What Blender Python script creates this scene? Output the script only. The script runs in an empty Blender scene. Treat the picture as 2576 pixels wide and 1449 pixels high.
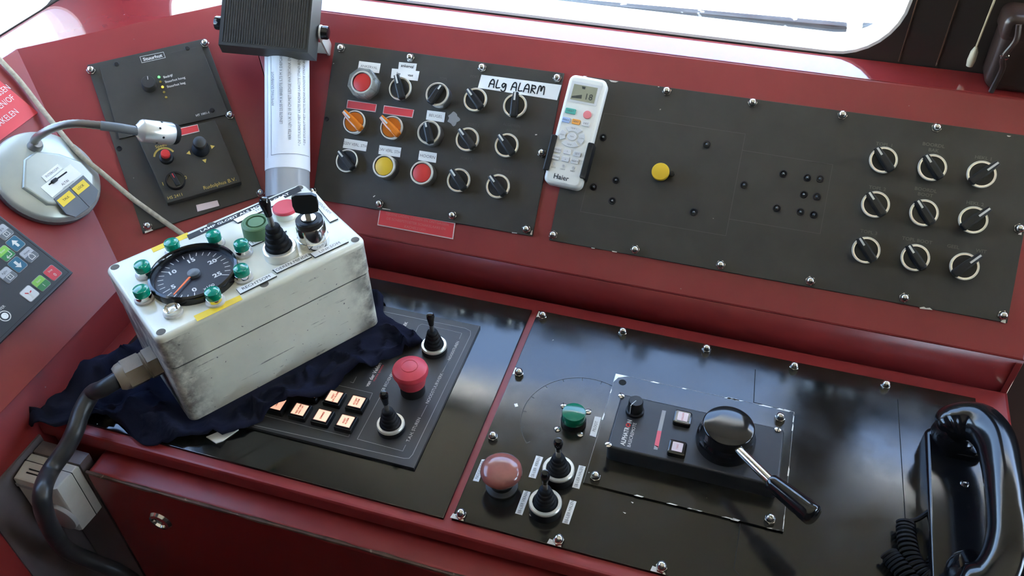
import bpy, math, random
from mathutils import Vector, Matrix, noise
from mathutils.geometry import tessellate_polygon
random.seed(4)
SC = bpy.context.scene
COL = SC.collection
V = Vector
# ---------------------------------------------------------------- camera
IMW, IMH, FPX = 2576.0, 1449.0, 2194.3
CAM = V((0.0654, -0.7729, 0.7461))
CR, CD_, CF = V((0.9544, 0.2980, -0.0178)), V((0.1874, -0.6443, -0.7415)), V((-0.2325, 0.7043, -0.6707))
cam = bpy.data.cameras.new('camera')
cam.sensor_width = 36.0
cam.lens = 36.0 * FPX / IMW
cam.clip_start = 0.02
camo = bpy.data.objects.new('camera', cam)
COL.objects.link(camo)
zc = -CF.normalized(); xc = CR.normalized(); yc = zc.cross(xc).normalized(); xc = yc.cross(zc)
camo.matrix_world = Matrix(((xc.x, yc.x, zc.x, CAM.x), (xc.y, yc.y, zc.y, CAM.y), (xc.z, yc.z, zc.z, CAM.z), (0, 0, 0, 1)))
SC.camera = camo
# ---------------------------------------------------------------- world, sun, exposure
wd = bpy.data.worlds.new('sky'); SC.world = wd; wd.use_nodes = True
nt = wd.node_tree; nt.nodes.clear()
sky = nt.nodes.new('ShaderNodeTexSky'); sky.sky_type = 'NISHITA'; sky.sun_disc = False
sky.sun_elevation = math.radians(52); sky.sun_rotation = math.radians(95)
bg = nt.nodes.new('ShaderNodeBackground'); bg.inputs['Strength'].default_value = 1.15
wo = nt.nodes.new('ShaderNodeOutputWorld')
nt.links.new(sky.outputs[0], bg.inputs[0]); nt.links.new(bg.outputs[0], wo.inputs[0])
sun = bpy.data.lights.new('sun_offscreen', 'SUN'); sun.energy = 40.0; sun.angle = 0.01; sun.color = (1, .95, .86)
suno = bpy.data.objects.new('sun_offscreen', sun); COL.objects.link(suno)
suno.rotation_euler = V((-.8, .08, -1.0)).to_track_quat('-Z', 'Y').to_euler()
SC.view_settings.view_transform = 'Standard'; SC.view_settings.look = 'None'
SC.view_settings.gamma = 1.0; SC.view_settings.use_curve_mapping = False
SC.view_settings.exposure = 1.22

# ---------------------------------------------------------------- frames of the real surfaces
class Fr:
    def __init__(s, o, u, v):
        s.o, s.u, s.v = V(o), V(u).normalized(), V(v).normalized(); s.n = s.u.cross(s.v)
    def hit(s, x, y, h=0.0):                     # point where the sight line through x, y meets this surface (h above it)
        d = CR * ((x - IMW / 2) / FPX) + CD_ * ((y - IMH / 2) / FPX) + CF
        o = s.o + s.n * h
        return CAM + d * ((o - CAM).dot(s.n) / d.dot(s.n))
    def px(s, x, y, h=0.0):
        q = s.hit(x, y, h) - s.o
        return V((q.dot(s.u), q.dot(s.v)))
    def w(s, a, b, c=0.0): return s.o + s.u * a + s.v * b + s.n * c
    def M(s, a=0, b=0, c=0, rot=0.0):
        p = s.w(a, b, c)
        m = Matrix(((s.u.x, s.v.x, s.n.x, p.x), (s.u.y, s.v.y, s.n.y, p.y), (s.u.z, s.v.z, s.n.z, p.z), (0, 0, 0, 1)))
        return m @ Matrix.Rotation(rot, 4, 'Z')
TB = math.radians(44.61); cB, sB = math.cos(TB), math.sin(TB)
r2 = 2 ** -.5
LIPZ = .050; RV = .283
ZT = LIPZ + RV * sB; RY = RV * cB                # ridge height and depth
crun = (-.63 + .16) * r2 - (-.8315 - .0005) * r2
csl = math.hypot(crun, ZT - LIPZ); cC, sC = crun / csl, (ZT - LIPZ) / csl
A = Fr((0, 0, 0), (1, 0, 0), (0, 1, 0))
B = Fr((0, 0, LIPZ), (1, 0, 0), (0, cB, sB))
C = Fr((-.63, -.16, LIPZ), (r2, r2, 0), (-cC * r2, cC * r2, sC))
D = Fr((-.63, 0, LIPZ), (0, 1, 0), (-cB, 0, sB))
XE = .388                                        # right end of the console

# ---------------------------------------------------------------- materials
def P(name, col, rough=.5, metal=0., spec=.5, var=0., vscale=40., bump=0., bscale=300., emit=None, es=1., trans=0., ior=1.5,
      coat=0., spots=None, alpha=1., rvar=0.):
    m = bpy.data.materials.new(name); m.use_nodes = True
    t = m.node_tree; b = t.nodes['Principled BSDF']; L = t.links.new
    c4 = (col[0], col[1], col[2], 1)
    b.inputs['Base Color'].default_value = c4
    b.inputs['Roughness'].default_value = rough; b.inputs['Metallic'].default_value = metal
    b.inputs['Specular IOR Level'].default_value = spec; b.inputs['IOR'].default_value = ior
    b.inputs['Transmission Weight'].default_value = trans; b.inputs['Coat Weight'].default_value = coat
    b.inputs['Coat Roughness'].default_value = .08; b.inputs['Alpha'].default_value = alpha
    if emit:
        b.inputs['Emission Color'].default_value = (*emit, 1); b.inputs['Emission Strength'].default_value = es
    co = None
    def coord():
        nonlocal co
        if co is None: co = t.nodes.new('ShaderNodeTexCoord')
        return co.outputs['Object']
    def nz(scale, detail=4., r=.55):
        n = t.nodes.new('ShaderNodeTexNoise'); n.inputs['Scale'].default_value = scale
        n.inputs['Detail'].default_value = detail; n.inputs['Roughness'].default_value = r
        L(coord(), n.inputs['Vector']); return n
    last = None
    if var > 0:
        n = nz(vscale); r = t.nodes.new('ShaderNodeMapRange')
        r.inputs[1].default_value = .3; r.inputs[2].default_value = .7
        r.inputs[3].default_value = 1 - var; r.inputs[4].default_value = 1 + var
        L(n.outputs[0], r.inputs[0])
        mx = t.nodes.new('ShaderNodeVectorMath'); mx.operation = 'SCALE'; mx.inputs[0].default_value = col
        L(r.outputs[0], mx.inputs['Scale']); last = mx.outputs[0]; L(last, b.inputs['Base Color'])
    if rvar > 0:
        n = nz(vscale * .7, 6., .65); r = t.nodes.new('ShaderNodeMapRange')
        r.inputs[1].default_value = .35; r.inputs[2].default_value = .7
        r.inputs[3].default_value = rough; r.inputs[4].default_value = min(1, rough + rvar)
        L(n.outputs[0], r.inputs[0]); L(r.outputs[0], b.inputs['Roughness'])
    if spots:                                     # (colour, scale, threshold)
        for sc, ss, th in spots:
            n = nz(ss, 2.); r = t.nodes.new('ShaderNodeMapRange'); r.inputs[1].default_value = th; r.inputs[2].default_value = th + .02
            L(n.outputs[0], r.inputs[0])
            mx = t.nodes.new('ShaderNodeMix'); mx.data_type = 'RGBA'
            L(r.outputs[0], mx.inputs[0])
            if last: L(last, mx.inputs[6])
            else: mx.inputs[6].default_value = c4
            mx.inputs[7].default_value = (*sc, 1); last = mx.outputs[2]; L(last, b.inputs['Base Color'])
    if bump > 0:
        n = nz(bscale); bn = t.nodes.new('ShaderNodeBump'); bn.inputs['Strength'].default_value = bump; bn.inputs['Distance'].default_value = .001
        L(n.outputs[0], bn.inputs['Height']); L(bn.outputs[0], b.inputs['Normal'])
    return m
RED = (.26, .029, .030)
M_ = {}
def mk(k, *a, **kw): M_[k] = P(k, *a, **kw)
mk('red_paint', RED, .36, spec=.5, var=.08, vscale=9, bump=.05, bscale=500, spots=[((.16, .13, .12), 60, .79), ((.30, .2, .18), 150, .785)])
mk('red_sill', RED, .06, spec=1.0, coat=.5, var=.08, vscale=9, spots=[((.30, .2, .2), 70, .76)])
mk('chipped_edge', (.10, .055, .035), .5, var=.5, vscale=60, spots=[((.25, .2, .15), 120, .66)])
mk('matte_black', (.046, .042, .034), .5, spec=.4, var=.10, vscale=30, bump=.05, bscale=900, spots=[((.3, .28, .24), 130, .80)])
mk('gloss_black', (.010, .0095, .008), .07, spec=.75, rvar=.10, vscale=25, spots=[((.35, .33, .28), 110, .81)])
mk('worn_black', (.010, .009, .0075), .10, spec=.6, rvar=.16, vscale=18, spots=[((.4, .38, .32), 90, .80)])
mk('steel_grey_panel', (.038, .038, .038), .38, spec=.5, bump=.04, bscale=1200)
mk('black_plastic', (.009, .009, .010), .42, spec=.4)
mk('black_rubber', (.006, .006, .007), .6, spec=.25)
mk('gloss_plastic', (.007, .007, .008), .12, spec=.6)
mk('gap_shade_gasket', (.006, .006, .006), .8)  # near-black for shade in flat slots, holes and seams; also the rubber gasket
mk('chrome', (.80, .79, .76), .13, 1.)
mk('bezel', (.78, .76, .68), .30, .55)
mk('brushed', (.55, .54, .52), .32, 1., var=.1)
mk('bolt_steel', (.62, .61, .58), .2, 1., var=.15, vscale=200)
mk('bare_metal', (.72, .70, .64), .35, .3, var=.15, vscale=200)
mk('white_tag', (.84, .84, .82), .4)
mk('ink', (.02, .02, .022), .6)
mk('grey_ink', (.16, .16, .16), .6)
mk('faint_ink', (.115, .113, .085), .6)
mk('white_ink', (.62, .61, .57), .5)
mk('line_ink', (.30, .30, .29), .5)
mk('engraving', (.075, .07, .06), .6)
mk('yellow_ink', (.62, .45, .10), .5)
mk('red_tag', (.66, .045, .055), .4)
mk('red_edge', (.75, .60, .60), .4)
mk('red_button', (.62, .035, .03), .35)
mk('red_rubber', (.60, .05, .075), .42)
mk('pale_red', (.30, .10, .085), .16, spec=.7, var=.15, vscale=60)
mk('green_rubber', (.10, .20, .085), .5, var=.08)
mk('green_lens', (.0, .17, .085), .16, coat=.6)
mk('green_cap', (.0, .26, .15), .10, trans=.15, coat=.5)
mk('orange_cap', (.75, .20, .015), .18, trans=.2, coat=.3)
mk('yellow_button', (.72, .46, .02), .4)
mk('yellow_tape', (.85, .60, .03), .5, var=.05)
mk('orange_needle', (.9, .16, .03), .4)
mk('clear_guard', (.55, .56, .52), .2, trans=.55, alpha=.75)
mk('clear_plastic', (.85, .86, .86), .08, trans=.9, alpha=.5)
mk('box_plastic', (.74, .73, .62), .17, spec=.5, coat=.35, var=.03, vscale=12)
mk('box_side', (.74, .73, .62), .42, var=.10, vscale=14, spots=[((.24, .23, .22), 55, .745), ((.18, .17, .17), 230, .72)])
def grime(m, L0):                                     # rubbed-in dirt along the upright corners and a few scratches
    t = m.node_tree; b = t.nodes['Principled BSDF']; L = t.links.new
    src = b.inputs['Base Color'].links[0].from_socket
    co = t.nodes.new('ShaderNodeTexCoord'); sp = t.nodes.new('ShaderNodeSeparateXYZ'); L(co.outputs['Object'], sp.inputs[0])
    def mr(sock, a0, a1, b0, b1):
        r = t.nodes.new('ShaderNodeMapRange'); L(sock, r.inputs[0])
        for k, v in enumerate((a0, a1, b0, b1)): r.inputs[k + 1].default_value = v
        return r.outputs[0]
    def mth(op, a, c):
        n = t.nodes.new('ShaderNodeMath'); n.operation = op; n.use_clamp = True
        for k, v in enumerate((a, c)):
            if isinstance(v, float): n.inputs[k].default_value = v
            else: L(v, n.inputs[k])
        return n.outputs[0]
    def nz(scale, vec, detail=5.):
        n = t.nodes.new('ShaderNodeTexNoise'); n.inputs['Scale'].default_value = scale; n.inputs['Detail'].default_value = detail
        n.inputs['Roughness'].default_value = .7; L(vec, n.inputs['Vector']); return n.outputs[0]
    edge = mth('ADD', mr(sp.outputs[0], .045, .0, 0., 1.3), mr(sp.outputs[0], L0 - .040, L0, 0., 1.3))
    edge = mth('MULTIPLY', edge, mr(nz(26., co.outputs['Object']), .36, .56, 0., 1.))
    mp = t.nodes.new('ShaderNodeMapping'); mp.inputs['Rotation'].default_value = (0, .35, 0); mp.inputs['Scale'].default_value = (9, 9, 260); L(co.outputs['Object'], mp.inputs[0])
    scr = mth('MULTIPLY', mr(nz(1., mp.outputs[0], 2.), .60, .63, 0., 1.), mr(nz(18., co.outputs['Object']), .5, .6, 0., .8))
    f = mth('MAXIMUM', mth('MULTIPLY', edge, .9), scr)
    mx = t.nodes.new('ShaderNodeMix'); mx.data_type = 'RGBA'; L(f, mx.inputs[0]); L(src, mx.inputs[6]); mx.inputs[7].default_value = (.13, .115, .105, 1)
    L(mx.outputs[2], b.inputs['Base Color'])
grime(M_['box_side'], .2438)
mk('gland_plastic', (.27, .22, .165), .45, var=.15)
mk('cable_rubber', (.028, .028, .03), .32, rvar=.15, vscale=60)
mk('dial_face', (.012, .013, .022), .35)
mk('navy_cloth', (.014, .016, .034), .95, spec=.1, var=.08, vscale=35, bump=.25, bscale=1500)
mk('remote_white', (.78, .77, .72), .35)
mk('remote_button', (.66, .66, .66), .4)
mk('lcd', (.33, .32, .22), .25)
mk('lcd_ink', (.06, .06, .045), .5)
mk('mint', (.10, .46, .36), .4); mk('rose', (.78, .22, .24), .4); mk('sky_blue', (.36, .48, .76), .4); mk('amber', (.85, .36, .07), .4)
mk('key_grey', (.40, .41, .44), .35); mk('key_teal', (.02, .12, .19), .35); mk('key_green', (.22, .5, .08), .35); mk('key_dkgreen', (.03, .2, .06), .35)
mk('key_red', (.62, .04, .06), .35); mk('keypad_black', (.028, .03, .034), .42)
mk('mic_silver', (.46, .49, .45), .28, .35, var=.04)
mk('mic_head', (.72, .71, .68), .28, .7)
mk('mic_grey', (.13, .14, .15), .45)
mk('gooseneck', (.24, .22, .20), .35, .8)
mk('rope', (.42, .36, .26), .9, var=.2, vscale=200)
mk('speaker_plastic', (.030, .029, .027), .5)
mk('paper', (.78, .79, .82), .45)
mk('film', (.36, .37, .38), .18, spec=.5)
mk('thermo_white', (.52, .51, .48), .4, var=.06, vscale=60)
mk('thermo_grey', (.36, .36, .38), .4)
mk('grey_board', (.15, .125, .13), .35, var=.08)
mk('wall_brown', (.040, .030, .026), .4, var=.12, vscale=8)
mk('cream', (.86, .80, .64), .5)
mk('floor_brown', (.05, .022, .02), .35)
mk('leather', (.042, .024, .020), .32, var=.2, vscale=20, bump=.3, bscale=90)
mk('cord_beige', (.62, .52, .34), .7)
mk('tassel', (.70, .64, .50), .5)
mk('deck_white', (.80, .80, .78), .6)
mk('concrete', (.50, .49, .46), .8, var=.1, vscale=1)
mk('rail_grey', (.035, .034, .033), .7, var=.5, vscale=30, spots=[((.5, .5, .5), 45, .66)])
mk('phone_black', (.005, .005, .006), .13, spec=.5)
mk('lit_cap', (.85, .55, .42), .4, emit=(1.0, .50, .34), es=.42)
mk('lit_text', (.35, .06, .03), .5)
mk('led_green', (.1, .8, .1), .3, emit=(.1, 1, .15), es=1.2)
mk('led_yellow', (.8, .5, .02), .3, emit=(1, .6, .05), es=1.0)
mk('led_dull', (.30, .22, .03), .3)
mk('gauge_red', (.75, .10, .14), .4); mk('gauge_grey', (.30, .30, .30), .4)
mk('lens_dark', (.02, .02, .022), .15)
mk('lens_tip', (.45, .45, .45), .2)
mk('hole_brown', (.10, .085, .06), .6)
def glass():
    m = bpy.data.materials.new('window_glass'); m.use_nodes = True; t = m.node_tree; t.nodes.clear()
    o = t.nodes.new('ShaderNodeOutputMaterial'); mx = t.nodes.new('ShaderNodeMixShader')
    tr = t.nodes.new('ShaderNodeBsdfTransparent'); gl = t.nodes.new('ShaderNodeBsdfGlossy'); gl.inputs['Roughness'].default_value = .02
    tr.inputs[0].default_value = (.93, .95, .95, 1)
    mx.inputs[0].default_value = .06
    t.links.new(tr.outputs[0], mx.inputs[1]); t.links.new(gl.outputs[0], mx.inputs[2]); t.links.new(mx.outputs[0], o.inputs[0])
    M_['window_glass'] = m
glass()

# ---------------------------------------------------------------- mesh builder
I4 = Matrix.Identity(4)
def T(x=0, y=0, z=0): return Matrix.Translation((x, y, z))
def RZ(a): return Matrix.Rotation(a, 4, 'Z')
def RX(a): return Matrix.Rotation(a, 4, 'X')
def RYm(a): return Matrix.Rotation(a, 4, 'Y')
def inset(poly, d):
    n = len(poly); out = []
    for i in range(n):
        p0, p1, p2 = V(poly[i - 1][:2]), V(poly[i][:2]), V(poly[(i + 1) % n][:2])
        a = (p1 - p0).normalized(); b = (p2 - p1).normalized()
        na, nb = V((-a.y, a.x)), V((-b.y, b.x)); m = na + nb
        k = m.length_squared
        out.append(p1 + m * (d * 2 / k if k > 1e-6 else 0) if k > .3 else p1 + na * d)
    return out
def rrect(w, h, r, n=4, cx=0, cy=0):
    pts = []
    for q, (sx, sy) in enumerate(((1, 1), (-1, 1), (-1, -1), (1, -1))):
        for i in range(n + 1):
            a = math.pi / 2 * (q + i / n)
            pts.append((cx + sx * (w / 2 - r) + r * math.cos(a), cy + sy * (h / 2 - r) + r * math.sin(a)))
    return pts
class MB:
    def __init__(s): s.v = []; s.f = []; s.flat = []
    def add(s, vs, fs, M=None):
        k = len(s.v)
        for p in vs: s.v.append((M @ V(p)) if M else V(p))
        s.f += [tuple(i + k for i in f) for f in fs]; return s
    def box(s, x0, x1, y0, y1, z0, z1, M=None):
        return s.add([(x, y, z) for z in (z0, z1) for y in (y0, y1) for x in (x0, x1)],
                     [(0, 2, 3, 1), (4, 5, 7, 6), (0, 1, 5, 4), (2, 6, 7, 3), (0, 4, 6, 2), (1, 3, 7, 5)], M)
    def prism(s, poly, z0, z1, bev=0., M=None, seg=2):
        n = len(poly); rings = [[(p[0], p[1], z0) for p in poly]]
        if bev > 0:
            for k in range(seg + 1):
                a = math.pi / 2 * k / seg
                q = inset(poly, bev * (1 - math.cos(a)))
                rings.append([(p[0], p[1], z1 - bev + bev * math.sin(a)) for p in q])
        else: rings.append([(p[0], p[1], z1) for p in poly])
        vs = [p for r in rings for p in r]; fs = []
        for k in range(len(rings) - 1):
            for i in range(n):
                j = (i + 1) % n; fs.append((k * n + i, k * n + j, (k + 1) * n + j, (k + 1) * n + i))
        fs.append(tuple(reversed(range(n)))); fs.append(tuple((len(rings) - 1) * n + i for i in range(n)))
        s.flat += [len(s.f) + len(fs) - 2, len(s.f) + len(fs) - 1]
        return s.add(vs, fs, M)
    def lathe(s, prof, n=28, M=None):
        vs = []; fs = []; idx = []
        for r, z in prof:
            if r < 1e-6: idx.append([len(vs)] * n); vs.append((0, 0, z))
            else:
                idx.append(list(range(len(vs), len(vs) + n)))
                vs += [(r * math.cos(2 * math.pi * i / n), r * math.sin(2 * math.pi * i / n), z) for i in range(n)]
        for k in range(len(prof) - 1):
            for i in range(n):
                j = (i + 1) % n; q = [idx[k][i], idx[k][j], idx[k + 1][j], idx[k + 1][i]]
                q = [a for a, b in zip(q, q[1:] + q[:1]) if a != b]
                if len(set(q)) >= 3: fs.append(tuple(dict.fromkeys(q)))
        return s.add(vs, fs, M)
    def cyl(s, r, z0, z1, n=24, M=None, bev=0.):
        if bev: return s.lathe([(0, z0), (r, z0), (r, z1 - bev), (r - bev * .3, z1 - bev * .3), (r - bev, z1), (0, z1)], n, M)
        return s.lathe([(0, z0), (r, z0), (r, z1), (0, z1)], n, M)
    def tube(s, path, rad, n=12, M=None, cap=True, flat=1.0, up=None):
        path = [V(p) for p in path]; m = len(path)
        rads = rad if isinstance(rad, (list, tuple)) else [rad] * m
        vs = []; fs = []; prev = V(up) if up else None
        for i, p in enumerate(path):
            t = (path[min(i + 1, m - 1)] - path[max(i - 1, 0)]).normalized()
            if prev is None: prev = V((0, 0, 1)) if abs(t.z) < .9 else V((1, 0, 0))
            b = t.cross(prev).normalized(); nn = b.cross(t).normalized(); prev = nn
            r = rads[i]; ra, rb = (r if isinstance(r, tuple) else (r, r * flat))
            for k in range(n):
                a = 2 * math.pi * k / n; vs.append(p + b * (ra * math.cos(a)) + nn * (rb * math.sin(a)))
        for i in range(m - 1):
            for k in range(n):
                j = (k + 1) % n; fs.append((i * n + k, i * n + j, (i + 1) * n + j, (i + 1) * n + k))
        if cap: fs.append(tuple(reversed(range(n)))); fs.append(tuple((m - 1) * n + k for k in range(n)))
        return s.add(vs, fs, M)
    def mesh(s, name, ang=38):
        me = bpy.data.meshes.new(name); me.from_pydata([tuple(p) for p in s.v], [], s.f)
        me.validate(); me.update()
        if ang:
            me.shade_smooth(); me.set_sharp_from_angle(angle=math.radians(ang))
            if len(me.polygons) == len(s.f):
                for i in s.flat: me.polygons[i].use_smooth = False
        return me
    def build(s, name, mat, parent=None, M=None, ang=38): return ob(name, s.mesh(name, ang), mat, parent, M)
def ob(name, me, mat, parent=None, M=None):
    o = bpy.data.objects.new(name, me); COL.objects.link(o)
    if me is not None and mat is not None and len(me.materials) == 0:
        me.materials.append(M_[mat] if isinstance(mat, str) else mat)
    o.parent = parent
    if M is not None: o.matrix_basis = M
    return o
def thing(name, label, cat, M=None, group=None):
    o = bpy.data.objects.new(name, None); COL.objects.link(o); o.empty_display_size = .02
    if M is not None: o.matrix_basis = M
    return tag(o, label, cat, group)
def tag(o, label, cat, group=None):
    o['label'] = label; o['category'] = cat
    if group: o['group'] = group
    return o
def struct(o): o['kind'] = 'structure'; return o
def tree_copy(o, parent, M):
    c = o.copy(); COL.objects.link(c); c.parent = parent
    if M is not None: c.matrix_basis = M
    for ch in o.children: tree_copy(ch, c, None)
    return c
def spline(pts, n=8):
    pts = [V(p) for p in pts]; out = []
    q = [pts[0] * 2 - pts[1]] + pts + [pts[-1] * 2 - pts[-2]]
    for i in range(1, len(q) - 2):
        for k in range(n):
            t = k / n; a, b, c, d = q[i - 1:i + 3]
            out.append(.5 * ((2 * b) + (c - a) * t + (2 * a - 5 * b + 4 * c - d) * t * t + (3 * b - a - 3 * c + d) * t ** 3))
    out.append(pts[-1]); return out
TXT = {}
def text_mesh(s, size, bold=0., sx=1., al='CENTER'):
    k = (s, size, bold, sx, al)
    if k in TXT: return TXT[k].copy()
    cu = bpy.data.curves.new('lettering', 'FONT'); cu.body = s; cu.size = size; cu.align_x = al; cu.align_y = 'CENTER'
    cu.resolution_u = 2; cu.offset = bold; cu.space_line = 1.1
    o = bpy.data.objects.new('lettering', cu); COL.objects.link(o)
    bpy.context.view_layer.update()
    me = bpy.data.meshes.new_from_object(o.evaluated_get(bpy.context.evaluated_depsgraph_get()))
    bpy.data.objects.remove(o); bpy.data.curves.remove(cu)
    me.materials.clear(); me.name = 'lettering'
    if sx != 1.:
        for v in me.vertices: v.co.x *= sx
    TXT[k] = me; return me.copy()
def text(s, size, mat, parent, x, y, z, rot=0., bold=0., sx=1., al='CENTER'):
    return ob('lettering', text_mesh(s, size, bold, sx, al), mat, parent, T(x, y, z) @ RZ(rot))
def lines(name, segs, w, mat, parent, z, h=.0001):
    mb = MB()
    for pl in segs:
        for a, b in zip(pl, pl[1:]):
            a, b = V(a[:2]), V(b[:2]); t = (b - a).normalized(); nn = V((-t.y, t.x)) * (w / 2); a = a - t * (w / 2); b = b + t * (w / 2)
            mb.prism([a - nn, b - nn, b + nn, a + nn], z, z + h)
    return mb.build(name, mat, parent, ang=0)
def ccw(poly):
    a = sum(p[0] * q[1] - q[0] * p[1] for p, q in zip(poly, poly[1:] + poly[:1]))
    return poly if a > 0 else poly[::-1]
class Panel:                                        # a thing lying on a frame: local origin at (a, b)
    def __init__(s, fr, a, b, name, label, cat, group=None):
        s.fr, s.a, s.b = fr, a, b
        s.t = thing(name, label, cat, fr.M(a, b, 0), group)
    def px(s, x, y, h=0.): return s.fr.px(x, y, h) - V((s.a, s.b))
    def quad(s, pts, h=0.): return ccw([s.px(x, y, h) for x, y in pts])
    def tagq(s, name, pts, z, th, mat, h=None, bev=0.):           # flat label from its corners, own origin at its middle
        q = s.quad(pts, z if h is None else h); c = sum(q, V((0, 0))) / len(q)
        return MB().prism([p - c for p in q], 0, th, bev).build(name, mat, s.t, T(c.x, c.y, z), ang=30)

# shared meshes
def nut_mesh():
    mb = MB()
    mb.prism([(.0056 * math.cos(i * math.pi / 3), .0056 * math.sin(i * math.pi / 3)) for i in range(6)], 0, .0036, .0005)
    mb.lathe([(.0047, .0030), (.0046, .0055), (.0038, .0078), (.0022, .0092), (0, .0096)], 14)
    return mb.mesh('cap_nut', 40)
NUT = nut_mesh(); NUT.materials.append(M_['bolt_steel'])
def nut(parent, x, y, z=.003): return ob('cap_nut', NUT, None, parent, T(x, y, z) @ RZ(random.random()))
SCREW = MB().lathe([(0, .0012), (.0026, .0010), (.0034, 0)], 14).mesh('screw'); SCREW.materials.append(M_['black_plastic'])
SLOT = MB().lathe([(.0036, 0), (.0034, .0012), (.0024, .0017), (0, .0018)], 16).mesh('screw'); SLOT.materials.append(M_['bolt_steel'])
SLOTB = MB().box(-.0034, .0034, -.0004, .0004, .0012, .0019).mesh('slot', 0); SLOTB.materials.append(M_['gap_shade_gasket'])
def slot_screw(parent, x, y, z, rot):
    o = ob('screw', SLOT, None, parent, T(x, y, z) @ RZ(rot)); ob('slot', SLOTB, None, o); return o

# ---------------------------------------------------------------- room shell
def wall_holes(name, fr, outer, holes, th, mat, parent=None):
    loops = [[V((p[0], p[1], 0)) for p in outer]] + [[V((p[0], p[1], 0)) for p in h] for h in holes]
    tri = tessellate_polygon(loops); flat = [p for l in loops for p in l]; n = len(flat)
    vs = [fr.w(p.x, p.y, 0) for p in flat] + [fr.w(p.x, p.y, -th) for p in flat]
    fs = [tuple(t) for t in tri] + [tuple(i + n for i in reversed(t)) for t in tri]
    k = 0
    for l in loops:
        m = len(l)
        for i in range(m): j = (i + 1) % m; fs.append((k + i, k + j, n + k + j, n + k + i))
        k += m
    return MB().add(vs, fs).build(name, mat, parent, ang=30)
X0, X1, Y0, Y1, ZF, ZCE = -.88, 1.9, -1.7, .252, -.75, 1.20
WT = .05
FW = Fr((0, Y1, 0), (1, 0, 0), (0, 0, 1))           # front wall, normal to the room (-y)
LW = Fr((X0, 0, 0), (0, 1, 0), (0, 0, 1))           # left wall, normal +x
RW = Fr((X1, 0, 0), (0, -1, 0), (0, 0, 1))
BW = Fr((0, Y0, 0), (-1, 0, 0), (0, 0, 1))
WTOP = .55
def rr(x0, x1, z0, z1, r): return rrect(x1 - x0, z1 - z0, r, 8, (x0 + x1) / 2, (z0 + z1) / 2)
h1 = rr(-.80, .2056, .2493, WTOP, .072)
h2 = rr(.318, 1.6, .345, WTOP, .05)
hl1 = rr(-.52, .165, .2492, .72, .06); hl2 = rr(-1.6, -1.1, .2514, .72, .06)
hr_added = rr(-.10, .55, .25, .68, .06); hr2 = rr(.9, 1.5, .25, .72, .06)  # right-wall opening is unseen, added and sized for the side light
hb1 = rr(-1.5, -.95, .25, .72, .06); hb2 = rr(.2, .7, .25, .72, .06)
struct(wall_holes('wall_front', FW, [(X0, ZF), (X1, ZF), (X1, WTOP + .04), (X0, WTOP + .04)], [h1, h2], WT, 'wall_brown'))
struct(wall_holes('wall_left', LW, [(Y0, ZF), (Y1, ZF), (Y1, ZCE), (Y0, ZCE)], [hl1], WT, 'wall_brown'))
struct(wall_holes('wall_right', RW, [(-Y1, ZF), (-Y0, ZF), (-Y0, ZCE), (-Y1, ZCE)], [hr_added], WT, 'wall_brown'))
struct(wall_holes('wall_back', BW, [(-X1, ZF), (-X0, ZF), (-X0, ZCE), (-X1, ZCE)], [], WT, 'wall_brown'))
struct(MB().box(X0, X1, Y1 - .004, Y1 + WT, WTOP + .04, ZCE).build('trim_1', 'cream', ang=0))
struct(MB().box(X0 - WT, X1 + WT, Y0 - WT, Y1 + WT, ZF - .05, ZF).build('floor', 'floor_brown', ang=0))
struct(MB().box(X0 - WT, X1 + WT, Y0 - WT, Y1 + WT + .1, ZCE, ZCE + .05).build('ceiling', 'cream', ang=0))
for k, (fr, hole) in enumerate(((FW, h1), (FW, h2), (LW, hl1), (RW, hr_added))):  # the last is the added, unseen right-wall window
    w = struct(MB().prism(inset(hole, -.004), -.034, -.030, M=fr.M()).build('window_%d' % (k + 1), 'window_glass', ang=0))
    loop = [fr.w(p[0], p[1], -.032) for p in hole]
    hi = inset(hole, .0035); nh = len(hole); fm = MB()
    for a_, b_ in ((hole, hi),):
        for zz0, zz1 in ((-.052, -.0005),):
            vs_ = [fr.w(p[0], p[1], z) for z in (zz0, zz1) for l in (a_, b_) for p in l]
            fs_ = []
            for i in range(nh):
                j = (i + 1) % nh
                fs_ += [(nh + i, nh + j, 3 * nh + j, 3 * nh + i), (2 * nh + i, 3 * nh + i, 3 * nh + j, 2 * nh + j), (i, j, nh + j, nh + i)]
            fm.add(vs_, fs_)
    fm.build('frame', 'deck_white', w, ang=30)
    MB().tube(loop + loop[:2], .003, 6, cap=False).build('gasket', 'deck_white', w)
# pillar seams on the front wall
struct(MB().box(.2095, .2106, Y1 - .0015, Y1, .25, WTOP).build('trim_2', 'chipped_edge', ang=0))
struct(MB().box(.2505, .2516, Y1 - .0015, Y1, .25, WTOP).build('trim_3', 'chipped_edge', ang=0))

# outside: white deck below the windows, weathered rail
dk = MB().box(-40, 40, Y1 + .12, 60, -.62, -.52).build('ship_deck', 'deck_white', ang=0); tag(dk, 'white sunlit deck outside beyond the front windows', 'deck')
gd = MB().box(-60, -1.2, -40, Y1 + .1, -1.0, -.9).build('quay', 'concrete', ang=0); tag(gd, 'pale sunlit quay outside the side window', 'quay')
gd = MB().box(2.3, 60, -40, Y1 + .1, -1.0, -.9).build('landing_stage', 'concrete', ang=0); tag(gd, 'pale sunlit landing stage on the far side of the wheelhouse', 'quay')
gd = MB().box(-1.2, 2.3, -40, -2.6, -1.0, -.9).build('after_deck', 'concrete', ang=0); tag(gd, 'pale sunlit deck behind the wheelhouse', 'deck')
OW = Fr((0, .36, 0), (1, 0, 0), (0, 0, 1))
ra, rb = OW.px(1240, -6), OW.px(2130, 73)
t = thing('window_rail', 'weathered grey rail running low outside the front window', 'rail', T(ra.x, .36, ra.y))
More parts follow.
